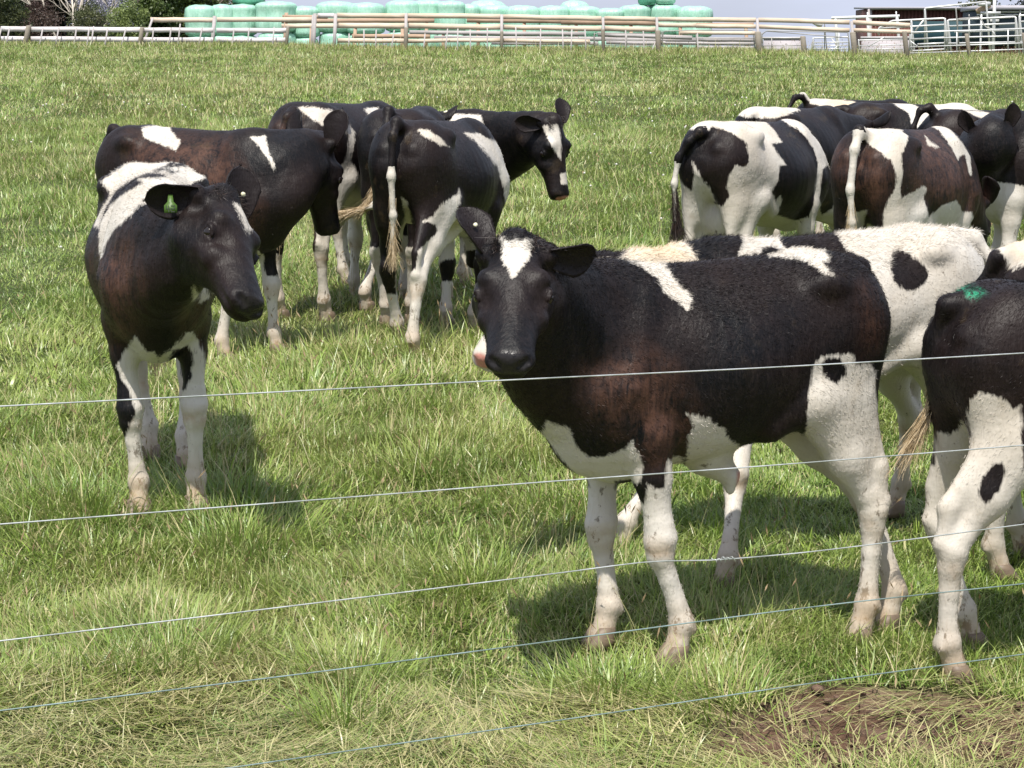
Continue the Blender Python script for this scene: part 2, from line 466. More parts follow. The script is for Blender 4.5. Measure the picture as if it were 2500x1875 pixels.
runs = [([(0, 992), (700, 956), (1300, 925), (1900, 896), (2500, 862)], WIRE), ([(0, 1280), (700, 1226), (1300, 1179), (1900, 1135), (2500, 1087)], WIRE),
        ([(0, 1565), (700, 1481), (1350, 1401), (1560, 1374), (1768, 1366), (1990, 1346), (2500, 1280)], WIRE),
        ([(0, 1735), (700, 1650), (1350, 1565), (1950, 1486), (2500, 1425)], WIRE_OLD), ([(0, 1955), (560, 1875), (1500, 1739), (1990, 1667), (2500, 1597)], WIRE_OLD)]
ends = []
for pts, mt in runs:
    P = np.array([at(px, py, fence_y(px)) for px, py in pts])
    d0 = P[0] - P[1]; d0 /= np.linalg.norm(d0); d1 = P[-1] - P[-2]; d1 /= np.linalg.norm(d1)
    P = np.vstack([P[0] + d0 * 3.2, P, P[-1] + d1 * 2.6])
    s = np.r_[0, np.cumsum(np.linalg.norm(np.diff(P, axis=0), axis=1))]
    t, Y = catmull(s, P, 130)
    ends.append((Y[0], Y[-1]))
    MB().tube(Y - np.array([0, 5.2, 0]), .0017, 8).build('wire', mt, wf, True)
# twisted join in the third wire
k0 = at(1768, 1366, fence_y(1768)) - np.array([0, 5.2, 0]); kx = unit([.9, .42, .03])
th_ = np.linspace(0, 9 * math.pi, 70)
hel = np.array([k0 + kx * (t_ / (9*math.pi) - .5) * .055 + np.array([0, 0, 1]) * .0042 * math.cos(t_) * (1.6 if abs(t_ - 14) < 3 else 1) + np.cross(kx, [0, 0, 1]) * .0042 * math.sin(t_) for t_ in th_])
mb = MB(); mb.tube(hel, .0012, 6); mb.tube([k0 + kx*.027, k0 + kx*.033 + np.array([0, 0, -.010])], .0012, 6); mb.tube([k0 - kx*.027, k0 - kx*.036 + np.array([0, 0, .008])], .0012, 6)
mb.build('wire_join', WIRE, wf, True)
def wood_mat(name, a, b_, rough=.8):
    m, nt, b = new_mat(name); co = nd(nt, 'ShaderNodeTexCoord').outputs['Object']
    n = noise(nt, scaled(nt, co, (1.2, 8, 60)), 1.5, 4, .7).outputs[0]; n2 = noise(nt, co, 1.1, 3, .6).outputs[0]
    kn = nd(nt, 'ShaderNodeTexVoronoi', {'Vector': scaled(nt, co, (1.1, 3, 5)), 'Scale': 1.6}).outputs['Distance']
    c = mix(nt, maprange(nt, n, .3, .7), (*a, 1), (*b_, 1))
    c = mix(nt, maprange(nt, n2, .45, .7, 0, .5), c, (a[0]*.6, a[1]*.58, a[2]*.55, 1))
    c = mix(nt, maprange(nt, kn, .07, .03, 0, .6), c, (.16, .085, .04, 1))
    nt.links.new(c, b.inputs['Base Color']); b.inputs['Roughness'].default_value = rough
    return m
POSTW = wood_mat('weathered_post', (.24, .21, .17), (.33, .29, .23))
for e in (0, 1):   # strainer posts at both ends, outside the photograph
    p = ends[2][e] - np.array([0, 5.2, 0]); top = ends[0][e][2] + .12; bt = float(gz(ends[2][e][0], ends[2][e][1]))
    MB().tube([[p[0], p[1], bt - .3], [p[0], p[1], top - .02], [p[0], p[1], top]], [.075, .072, .06], 14).build('post', POSTW, wf, True)
# ------------------------------------------------------------------ cattle: implicit surface bodies
class Field:
    """signed distance grid in the animal's own frame (x forward, y to its left, z up)"""
    def __init__(s, lo, hi, vox):
        s.vox = vox; s.lo = np.array(lo, np.float32)
        s.n = np.ceil((np.array(hi) - s.lo) / vox).astype(int) + 1
        s.ax = [s.lo[i] + vox * np.arange(s.n[i], dtype=np.float32) for i in range(3)]
        s.F = np.full(tuple(s.n), 1.0, np.float32)
    def _sl(s, lo, hi):
        a = np.clip(np.floor((np.array(lo) - s.lo) / s.vox).astype(int), 0, s.n)
        b = np.clip(np.ceil((np.array(hi) - s.lo) / s.vox).astype(int) + 1, 0, s.n)
        if np.any(b - a < 1): return None, None
        sl = tuple(slice(a[i], b[i]) for i in range(3))
        X = s.ax[0][sl[0]][:, None, None]; Y = s.ax[1][sl[1]][None, :, None]; Z = s.ax[2][sl[2]][None, None, :]
        return sl, (X, Y, Z)
    def _merge(s, sl, d, k, carve=False):
        A = s.F[sl]
        if carve:
            d = -d
            h = np.maximum(k - np.abs(A - d), 0) / k
            s.F[sl] = np.maximum(A, d) + h * h * k * 0.25
        else:
            h = np.maximum(k - np.abs(A - d), 0) / k
            s.F[sl] = np.minimum(A, d) - h * h * k * 0.25
    def cone(s, p0, p1, r0, r1, k=0.03, st=(1, 1, 1), carve=False):
        p0 = np.array(p0, float); p1 = np.array(p1, float); st = np.array(st, float)
        R = max(r0, r1) * st + k + 3 * s.vox
        sl, g = s._sl(np.minimum(p0, p1) - R, np.maximum(p0, p1) + R)
        if sl is None: return
        a = (p1 - p0) / st; L = a.dot(a) + 1e-9
        q = [((g[i] - p0[i]) / st[i]).astype(np.float32) for i in range(3)]
        t = np.clip((q[0] * a[0] + q[1] * a[1] + q[2] * a[2]) / L, 0, 1)
        d = np.sqrt((q[0] - a[0] * t) ** 2 + (q[1] - a[1] * t) ** 2 + (q[2] - a[2] * t) ** 2) - (r0 + (r1 - r0) * t)
        s._merge(sl, (d * st.min()).astype(np.float32), k, carve)
    def ball(s, p, r, k=0.03, st=(1, 1, 1), carve=False):
        s.cone(p, p, r, r, k, st, carve)
    def chain(s, pts, rs, k=0.02, st=(1, 1, 1)):
        for i in range(len(pts) - 1): s.cone(pts[i], pts[i + 1], rs[i], rs[i + 1], k, st)
    def loft(s, st, origin, R, k=0.03, nexp=2.2, sc=1.0, lo_w=0.0):
        """stations (u, top, bottom, halfwidth, narrowing of the top, narrowing of the bottom) along R's first column"""
        st = np.array(st, float).copy(); st[:, :4] *= sc
        t, Yv = catmull(st[:, 0], st[:, 1:])
        origin = np.array(origin, float); R = np.array(R, float)
        c = []
        for u in (st[0, 0], st[-1, 0]):
            for v in (-st[:, 3].max(), st[:, 3].max()):
                for w in (st[:, 2].min(), st[:, 1].max()): c.append(origin + R @ np.array([u, v, w]))
        c = np.array(c); m = k + 3 * s.vox
        sl, g = s._sl(c.min(0) - m, c.max(0) + m)
        if sl is None: return
        P = [g[i] - origin[i] for i in range(3)]
        U = P[0] * R[0, 0] + P[1] * R[1, 0] + P[2] * R[2, 0]
        V = P[0] * R[0, 1] + P[1] * R[1, 1] + P[2] * R[2, 1]
        W = P[0] * R[0, 2] + P[1] * R[1, 2] + P[2] * R[2, 2]
        U, V, W = np.broadcast_arrays(U, V, W)
        top = np.interp(U, t, Yv[:, 0]); bot = np.interp(U, t, Yv[:, 1]); hw = np.interp(U, t, Yv[:, 2])
        ct = np.interp(U, t, Yv[:, 3]); cb = np.interp(U, t, Yv[:, 4])
        zc = (top + bot) / 2; hz = np.maximum((top - bot) / 2, 1e-3)
        q = np.clip((W - zc) / hz, -1.6, 1.6)
        wd = hw * (1 - ct * np.clip(q, 0, 1.3) ** 1.5 - cb * np.clip(-q, 0, 1.3) ** 1.5)
        wd = np.maximum(wd, 1e-3)
        qq = (W - zc) / hz
        rho = ((np.abs(V) / wd) ** nexp + np.abs(qq) ** nexp) ** (1 / nexp)
        d = (rho - 1) * np.minimum(hz, wd)
        over = np.maximum(np.maximum(t[0] - U, U - t[-1]), 0)
        d = np.where(over > 0, np.sqrt(np.maximum(d, 0) ** 2 + over ** 2), d)
        s._merge(sl, d.astype(np.float32), k)
    def mesh(s):
        F = s.F
        neg = F < 0
        nx, ny, nz = F.shape
        cnt = np.zeros((nx - 1, ny - 1, nz - 1), np.int8)
        for i in (0, 1):
            for j in (0, 1):
                for k in (0, 1): cnt += neg[i:nx - 1 + i, j:ny - 1 + j, k:nz - 1 + k]
        act = np.argwhere((cnt > 0) & (cnt < 8))
        idx = np.full(cnt.shape, -1, np.int32); idx[act[:, 0], act[:, 1], act[:, 2]] = np.arange(len(act))
        corn = [(i, j, k) for i in (0, 1) for j in (0, 1) for k in (0, 1)]
        vals = {c: F[act[:, 0] + c[0], act[:, 1] + c[1], act[:, 2] + c[2]] for c in corn}
        acc = np.zeros((len(act), 3)); num = np.zeros(len(act))
        for c in corn:
            for a in range(3):
                if c[a] == 0:
                    d = list(c); d[a] = 1; d = tuple(d)
                    va, vb = vals[c], vals[d]; m = (va < 0) != (vb < 0)
                    t = np.where(m, va / np.where(m, va - vb, 1), 0)
                    p = np.tile(np.array(c, float), (len(act), 1)); p[:, a] = t
                    acc[m] += p[m]; num[m] += 1
        V = (act + acc / num[:, None]) * s.vox + s.lo
        quads = []
        for a in range(3):
            b, c = [(1, 2), (2, 0), (0, 1)][a]
            lo = [slice(None)] * 3; hi = [slice(None)] * 3
            lo[a] = slice(0, -1); hi[a] = slice(1, None)
            A, B = neg[tuple(lo)], neg[tuple(hi)]
            e = np.argwhere(A != B)
            ok = (e[:, b] > 0) & (e[:, c] > 0) & (e[:, b] < s.n[b] - 1) & (e[:, c] < s.n[c] - 1)
            e = e[ok]
            def cell(db, dc):
                q = e.copy(); q[:, b] += db; q[:, c] += dc
                return idx[q[:, 0], q[:, 1], q[:, 2]]
            q = np.stack([cell(-1, -1), cell(0, -1), cell(0, 0), cell(-1, 0)], 1)
            flip = ~A[e[:, 0], e[:, 1], e[:, 2]]
            q[flip] = q[flip][:, ::-1]
            quads.append(q)
        Q = np.concatenate(quads); Q = Q[(Q >= 0).all(1)]
        # relax twice, so the grid does not show
        for _ in range(2):
            acc = np.zeros_like(V); num = np.zeros(len(V))
            for i in range(4):
                np.add.at(acc, Q[:, i], V[Q[:, (i + 1) % 4]]); np.add.at(num, Q[:, i], 1)
            V = V * 0.6 + 0.4 * acc / np.maximum(num, 1)[:, None]
        return V, Q

def vert_normals(V, Q):
    N = np.zeros_like(V)
    fn = np.cross(V[Q[:, 2]] - V[Q[:, 0]], V[Q[:, 3]] - V[Q[:, 1]])
    for i in range(4): np.add.at(N, Q[:, i], fn)
    return N / (np.linalg.norm(N, axis=1)[:, None] + 1e-12)

TORSO = [(-.655, .98, .88, .03, .1, .1), (-.62, 1.065, .82, .115, .1, .3), (-.54, 1.135, .76, .170, .12, .35),
         (-.43, 1.17, .72, .200, .18, .35), (-.30, 1.17, .665, .215, .3, .25), (-.15, 1.168, .61, .240, .36, .15),
         (0, 1.163, .575, .254, .40, .12), (.15, 1.158, .555, .244, .42, .12), (.30, 1.16, .56, .208, .48, .15),
         (.42, 1.16, .58, .165, .5, .2), (.52, 1.12, .61, .138, .5, .3), (.60, 1.04, .65, .110, .4, .35),
         (.65, .95, .71, .07, .2, .3), (.675, .86, .77, .02, 0, 0)]
HEAD = [(-.045, -.03, -.09, .03, .2, .2), (-.02, .010, -.13, .072, .3, .4), (.03, .030, -.185, .097, .32, .45), (.08, .036, -.222, .105, .25, .5),
        (.13, .032, -.234, .112, .18, .55), (.18, .020, -.222, .110, .18, .55), (.23, .008, -.190, .092, .2, .5),
        (.28, -.002, -.160, .079, .22, .42), (.33, -.008, -.144, .072, .22, .35), (.38, -.013, -.138, .070, .2, .3),
        (.415, -.017, -.134, .071, .2, .3), (.440, -.024, -.124, .066, .2, .3), (.454, -.042, -.104, .046, .2, .2)]

def cow_geometry(sp):
    """body surface of one animal; returns dict with V, Q and landmarks, all in the local frame"""
    s = sp.get('scale', 1.0); lx = sp.get('lx', 0.93); wx = sp.get('wx', 1.0)
    hs = sp.get('head', 1.0) * s * 0.93
    J = lambda x, y, z: np.array([x * lx * s, y * s * wx, z * s])
    feet = sp['feet_l']                      # fl, fr, hl, hr in local coordinates
    P = sp['poll_l']; U = unit(sp['head_u']); W = unit(np.array(sp['head_w']) - U * np.dot(sp['head_w'], U)); Vv = np.cross(W, U)
    RH = np.stack([U, Vv, W], 1)
    hp = lambda u, v, w: P + RH @ (np.array([u, v, w]) * hs)
    tail = [np.array(t, float) for t in sp['tail_l']]
    pts = [J(-.7, -.34, .4), J(.75, .34, 1.22), hp(0, .15, .05), hp(.5, -.15, .05), hp(.3, 0, -.25), hp(-.1, 0, 0)] + tail + [f for f in feet]
    pts = np.array(pts); lo = pts.min(0) - 0.1; hi = pts.max(0) + 0.1
    lo[2] = min(f[2] for f in feet) - 0.02
    g = Field(lo, hi, sp.get('vox', 0.012))
    T = [(a * lx, b, c, d * wx, e, f) for a, b, c, d, e, f in TORSO]
    g.loft(T, (0, 0, 0), np.eye(3), 0.03, 2.15, s)
    k = 0.07 * s
    for sy in (1, -1):
        # quarters
        g.cone(J(-.44, .105*sy, 1.0), J(-.38, .130*sy, .76), .160*s, .115*s, k, (1, .62, 1))
        g.cone(J(-.545, .085*sy, .93), J(-.49, .115*sy, .66), .105*s, .075*s, k, (1, .75, 1))
        g.ball(J(-.355, .178*sy, 1.092), .042*s, .045*s, (1.3, .8, .8))       # hook bone
        g.cone(J(-.35, .17*sy, 1.085), J(-.58, .085*sy, 1.04), .022*s, .022*s, .04*s)   # ridge of the rump
        g.ball(J(-.615, .078*sy, 1.03), .034*s, .03*s)                         # pin bone
        # shoulder
        g.cone(J(.40, .070*sy, 1.03), J(.49, .112*sy, .80), .080*s, .11*s, k, (1, .62, 1))
        g.cone(J(.52, .10*sy, .80), J(.38, .125*sy, .67), .10*s, .078*s, .05*s, (1, .75, 1))
        g.ball(J(-.21, .315*sy, .99), .125*s, .10*s, (1, .5, 1), carve=True)     # hollow of the flank
        g.ball(J(.27, .305*sy, .90), .11*s, .09*s, (.55, .5, 1.7), carve=True)
        g.cone(J(.36, .098*sy, 1.07), J(.47, .165*sy, .82), .020*s, .028*s, .05*s)  # spine of the shoulder blade
        g.ball(J(-.10, .30*sy, 1.10), .08*s, .09*s, (1.6, .5, .6), carve=True)   # under the loin  # behind the shoulder blade
        g.ball(J(-.29, .160*sy, .74), .055*s, .06*s)
        g.cone(J(-.29, .15*sy, .74), J(-.13, .15*sy, .66), .030*s, .03*s, .08*s)  # fold of the flank
    g.cone(J(.50, 0, .70), J(.40, 0, .635), .12*s, .11*s, .08*s)                # brisket
    g.cone(J(.61, 0, .80), J(.52, 0, .645), .09*s, .065*s, .08*s)
    # fore legs
    fet = []
    for i, sy in ((0, 1), (1, -1)):
        f = np.array(feet[i], float); top = J(.37, .125*sy, .67)
        ft = f + np.array([-.018, 0, .125]) * s
        kn = top * .46 + ft * .54 + np.array([.018, 0, 0]) * s
        kn2 = kn + np.array([.002, 0, -.05]) * s
        g.chain([top, top*.6+kn*.4, kn + (top-kn)*.14], [.074*s, .052*s, .041*s], .03*s, (1, .85, 1))
        g.cone(kn + (top-kn)*.14, kn, .041*s, .047*s, .016*s)
        g.cone(kn, kn2, .047*s, .040*s, .012*s)
        g.ball(kn + np.array([.016, 0, -.012])*s, .032*s, .018*s)
        g.chain([kn2, kn2*.65+ft*.35, ft*.75+kn2*.25, ft], [.038*s, .0255*s, .0265*s, .037*s], .012*s)
        g.cone(kn2*.8+ft*.2 + np.array([-.022, 0, 0])*s, ft + np.array([-.014, 0, .03])*s, .011*s, .013*s, .014*s)   # tendon
        for q in (1, -1): g.ball(ft + np.array([-.030, .016*q, -.018])*s, .013*s, .012*s)                              # dewclaws
        g.chain([ft, f + np.array([-.004, 0, .065])*s, f + np.array([.005, 0, .03])*s], [.036*s, .031*s, .037*s], .015*s)
        fet.append((f, ft))
    for i, sy in ((2, 1), (3, -1)):
        f = np.array(feet[i], float); top = J(sp.get('stifle', -.34), .140*sy, .72)
        ft = f + np.array([-.026, 0, .135]) * s
        hk = top * .44 + ft * .56 + np.array([-sp.get('hock_back', .105), 0, .015]) * s
        hk2 = hk + (ft - hk) * .18
        g.chain([top, top*.5+hk*.5, hk + (top-hk)*.12], [.088*s, .060*s, .038*s], .035*s, (1, .8, 1))
        g.cone(J(-.50, .120*sy, .72), hk + np.array([-.022, 0, .13])*s, .072*s, .024*s, .04*s, (1, .75, 1))
        g.cone(hk + np.array([-.014, 0, .13])*s, hk + np.array([-.032, 0, .03])*s, .024*s, .021*s, .03*s)          # hamstring
        g.cone(hk + (top-hk)*.12, hk, .038*s, .043*s, .018*s)
        g.ball(hk + np.array([-.034, 0, .022])*s, .024*s, .018*s)               # point of the hock
        g.cone(hk, hk2, .044*s, .037*s, .012*s)
        g.ball(hk + np.array([.012, 0, -.012])*s, .036*s, .018*s)
        g.chain([hk2, hk2*.65+ft*.35, ft*.8+hk2*.2, ft], [.036*s, .027*s, .028*s, .038*s], .012*s)
        g.cone(hk2 + np.array([-.024, 0, 0])*s, ft + np.array([-.014, 0, .03])*s, .012*s, .013*s, .014*s)
        for q in (1, -1): g.ball(ft + np.array([-.030, .016*q, -.018])*s, .013*s, .012*s)
        g.chain([ft, f + np.array([-.004, 0, .065])*s, f + np.array([.005, 0, .03])*s], [.037*s, .032*s, .038*s], .015*s)
        fet.append((f, ft))
    # neck
    a0, a1 = J(.36, 0, 1.055), hp(-.005, 0, -.055)
    b0, b1 = J(.54, 0, .80), hp(.06, 0, -.135)
    m0, m1 = J(.46, 0, .93), hp(.02, 0, -.10)
    fwd = np.array([.16, 0, 0.02]) * s
    hb = (-U * 0.015 - W * 0.055) * hs
    def bez(p0, p1, c0, c1, n=7):
        t = np.linspace(0, 1, n)[:, None]
        return list((1-t)**3*p0 + 3*(1-t)**2*t*(p0+c0) + 3*(1-t)*t*t*(p1+c1) + t**3*p1)
    rr = lambda a, b, n=7: list(np.linspace(a, b, n) * s)
    g.chain(bez(a0, a1, fwd, hb - np.array([.06, 0, 0])*s), rr(.088, .055), .05*s)
    g.chain(bez(m0, m1, fwd, hb - np.array([.05, 0, .03])*s), [v*s for v in (.160, .148, .134, .122, .112, .102, .092)], .05*s, (1, .85, 1))
    g.chain(bez(b0, b1, fwd, -U*.02 - np.array([0, 0, .07])*s), rr(.135, .066), .06*s, (1, .8, 1))
    # head
    g.loft(HEAD, P, RH, 0.025*s, 2.35, hs)
    for sy in (1, -1):
        g.ball(hp(.145, .080*sy, -.006), .026*hs, .04*hs)                      # brow
        ec = hp(.18, .088*sy, -.046)
        g.ball(ec, .022*hs, .02*hs)
        g.cone(hp(.150, .104*sy, -.040), hp(.180, .108*sy, -.026), .0075*hs, .0085*hs, .006*hs)   # upper lid
        g.cone(hp(.180, .108*sy, -.026), hp(.212, .100*sy, -.038), .0085*hs, .0065*hs, .006*hs)
        g.cone(hp(.152, .102*sy, -.050), hp(.182, .104*sy, -.064), .0065*hs, .0065*hs, .006*hs)    # lower lid
        g.cone(hp(.182, .104*sy, -.064), hp(.210, .098*sy, -.052), .0065*hs, .006*hs, .006*hs)
        g.cone(hp(.165, .122*sy, -.044), hp(.198, .120*sy, -.045), .0115*hs, .0115*hs, .004*hs, carve=True)
        g.ball(hp(.235, .088*sy, -.018), .022*hs, .03*hs, carve=True)           # hollow before the eye
        g.ball(hp(.245, .076*sy, -.072), .020*hs, .04*hs)                        # end of the cheek bone
        g.ball(hp(.06, .108*sy, -.045), .026*hs, .03*hs, carve=True)            # temple
        g.cone(hp(.165, .086*sy, -.085), hp(.25, .074*sy, -.095), .020*hs, .012*hs, .03*hs)
        g.ball(hp(.09, .080*sy, -.155), .045*hs, .04*hs, (1.1, .6, 1))        # cheek
        g.cone(hp(.425, .024*sy, -.044), hp(.416, .050*sy, -.064), .018*hs, .018*hs, .014*hs)   # nostril wing
        g.cone(hp(.458, .029*sy, -.058), hp(.444, .054*sy, -.047), .0125*hs, .0140*hs, .005*hs, carve=True)
        g.cone(hp(.444, .056*sy, -.047), hp(.424, .070*sy, -.040), .0120*hs, .006*hs, .006*hs, carve=True)
        g.cone(hp(.315, .080*sy, -.104), hp(.442, .060*sy, -.094), .006*hs, .006*hs, .014*hs, carve=True)  # mouth
        g.ball(hp(.0, .096*sy, -.035), .026*hs, .04*hs)                         # root of the ear
        g.cone(hp(.335, .076*sy, -.112), hp(.462, .056*sy, -.104), .006*hs, .006*hs, .014*hs, carve=True)  # mouth
    g.ball(hp(-.012, 0, 0), .038*hs, .05*hs, (1, 1, 1))
    g.cone(hp(.452, -.05, -.096), hp(.452, .05, -.096), .006*hs, .006*hs, .012*hs, carve=True)
    # tail
    n = len(tail)
    tr = np.interp(np.linspace(0, 1, n), [0, .12, .4, 1], [.040, .030, .021, .013]) * s
    g.chain(tail, list(tr), .03*s)
    if sp.get('sheath'):
        g.cone(J(.02, 0, .56), J(-.07, 0, .50), .06*s, .030*s, .06*s)
        g.cone(J(-.07, 0, .50), J(-.075, 0, .455), .028*s, .016*s, .02*s)
    if sp.get('udder'):
        g.ball(J(-.40, 0, .62), .10*s, .06*s, (1, 1, 1))
        for sy in (1, -1): g.cone(J(-.42, .05*sy, .55), J(-.42, .055*sy, .49), .022*s, .014*s, .02*s)
    V, Q = g.mesh()
    Nn = vert_normals(V, Q)
    xl = V[:, 0] / (lx * s); zl = V[:, 2] / s
    ribw = sstep(-.22, -.08, xl) * (1 - sstep(.16, .26, xl)) * sstep(.62, .76, zl) * (1 - sstep(.98, 1.08, zl)) * (np.abs(Nn[:, 1]) > .35)
    V = V + Nn * (ribw * .0007 * s * np.sin((xl + .12 * (zl - .8)) * 2 * math.pi / .062))[:, None]
    # soft folds of skin on the neck, behind the jaw
    nk = sstep(.42, .56, xl) * (np.linalg.norm(V - P, axis=1) > .16 * s) * sstep(.62, .75, zl)
    V = V + Nn * (nk * .0006 * s * np.sin(xl * 2 * math.pi / .055 + 3 * np.sin(zl * 9)))[:, None]
    return dict(V=V, Q=Q, RH=RH, hp=hp, hs=hs, s=s, fet=fet, tail=tail, J=J, U=U, W=W)

def ear_mesh(hp, RH, hs, sy, d, op, size=1.0):
    """one cupped ear: d = direction it points, op = direction its hollow opens to (both in the local frame)"""
    base = hp(.005, .092*sy, -.03)
    d = unit(d); op = unit(np.array(op) - d * np.dot(op, d)); c = np.cross(d, op)
    L, Wd = .175 * hs * size, .064 * hs * size
    ns, ntt = 15, 13
    V = []
    for layer in (0, 1):
        for i in range(ns):
            s_ = i / (ns - 1)
            w = Wd * (0.38 + 0.62 * np.sin(np.pi * min(1, s_ ** .85 * .55 + .02) )) if s_ < .55 else Wd * 1.0 * max(0.0, 1 - ((s_ - .55) / .45) ** 2.4) ** .62
            w = max(w, 0.0015)
            for j in range(ntt):
                t = -1 + 2 * j / (ntt - 1)
                ang = t * (1.25 - .55 * s_)
                rr_ = w / max(np.sin(1.25 - .55 * s_), .3)
                off = rr_ * (1 - np.cos(ang)) * .95
                lat = rr_ * np.sin(ang)
                thick = (.009 * hs) * (1 - .45 * s_) * (1 - .5 * t * t)
                p = base + d * (L * s_) + c * lat + op * (off + (thick if layer else -thick) - .03 * hs * s_ ** 2)
                V.append(p)
    Q = []
    N = ns * ntt
    for i in range(ns - 1):
        for j in range(ntt - 1):
            a = i * ntt + j
            Q.append([a, a + ntt, a + ntt + 1, a + 1]); Q.append([N + a, N + a + 1, N + a + ntt + 1, N + a + ntt])
    for i in range(ns - 1):
        for j in (0, ntt - 1):
            a = i * ntt + j
            q = [a, N + a, N + a + ntt, a + ntt]; Q.append(q if j == 0 else q[::-1])
    for j in range(ntt - 1):
        a = (ns - 1) * ntt + j; Q.append([a, N + a, N + a + 1, a + 1])
    inner = np.concatenate([np.zeros(N), np.ones(N)])
    return np.array(V), np.array(Q), inner

def sd_poly(P2, poly):
    """signed distance (negative inside) of points to a closed polygon"""
    poly = np.asarray(poly, float); n = len(poly)
    d = np.full(len(P2), 1e9); inside = np.zeros(len(P2), bool)
    for i in range(n):
        a = poly[i]; b = poly[(i + 1) % n]; e = b - a; w = P2 - a
        t = np.clip((w @ e) / (e @ e + 1e-12), 0, 1)
        d = np.minimum(d, ((w - t[:, None] * e) ** 2).sum(1))
        c = ((a[1] <= P2[:, 1]) & (b[1] > P2[:, 1])) | ((b[1] <= P2[:, 1]) & (a[1] > P2[:, 1]))
        with np.errstate(divide='ignore', invalid='ignore'):
            xi = a[0] + (P2[:, 1] - a[1]) * e[0] / (e[1] if e[1] else 1e-12)
        inside ^= c & (P2[:, 0] < xi)
    return np.where(inside, -np.sqrt(d), np.sqrt(d))

def paint(V, sp, marks):
    """coat fields in metres: coat<0 white, >0 black; tan, brown, pink, green <0 inside"""
    n = len(V)
    out = {'coat': np.full(n, .3 if sp.get('base', 'k') == 'k' else -.3)}
    for kx in ('tan', 'brown', 'pink', 'green', 'grey'): out[kx] = np.full(n, .3)
    names = {'t': 'tan', 'n': 'brown', 'p': 'pink', 'g': 'green', 'm': 'grey'}
    az = -sp['yaw']                        # marks are drawn on a vertical plane fixed to the animal
    e1 = np.array([math.cos(az), math.sin(az), 0.0])
    P2 = np.stack([V @ e1, V[:, 2]], 1)
    for mk in marks:
        c, kind = mk[0], mk[1]
        if kind == 'poly': d = sd_poly(P2, mk[2])
        elif kind == 'ell':
            q = (V - np.array(mk[2])) / np.array(mk[3]); d = (np.linalg.norm(q, axis=1) - 1) * min(mk[3])
        elif kind == 'below': d = V[:, 2] - mk[2]
        if c == 'w': out['coat'] = np.minimum(out['coat'], d)
        elif c == 'k': out['coat'] = np.maximum(out['coat'], -d)
        else: out[names[c]] = np.minimum(out[names[c]], d)
    return out

def strands(origins, dirs, L, w, rng, bend=0.25, droop=0.0, jitter=.15, segs=3):
    """thin tapering ribbons: returns V, Q, T and owner index per vertex"""
    n = len(origins)
    L = np.broadcast_to(L, (n,)) * rng.uniform(.6, 1.15, n)
    d = dirs + rng.normal(0, jitter, (n, 3)); d /= np.linalg.norm(d, axis=1)[:, None]
    side = np.cross(d, rng.normal(0, 1, (n, 3))); side /= np.linalg.norm(side, axis=1)[:, None] + 1e-9
    bdir = rng.normal(0, 1, (n, 3)) * bend; bdir[:, 2] -= droop
    V = np.zeros((n, 2 * segs + 1, 3))
    for i in range(segs + 1):
        t = i / segs
        c = origins + d * (L * t)[:, None] + bdir * (L * t * t)[:, None]
        if i < segs:
            ww = w * (1 - .6 * t)
            V[:, 2 * i] = c - side * ww; V[:, 2 * i + 1] = c + side * ww
        else: V[:, 2 * segs] = c
    base = (np.arange(n) * (2 * segs + 1))[:, None]
    Q = np.concatenate([base + np.array([2*i, 2*i+1, 2*i+3, 2*i+2]) for i in range(segs - 1)])
    T = base + np.array([2*segs-2, 2*segs-1, 2*segs])
    own = np.repeat(np.arange(n), 2 * segs + 1)
    return V.reshape(-1, 3), Q, T, own

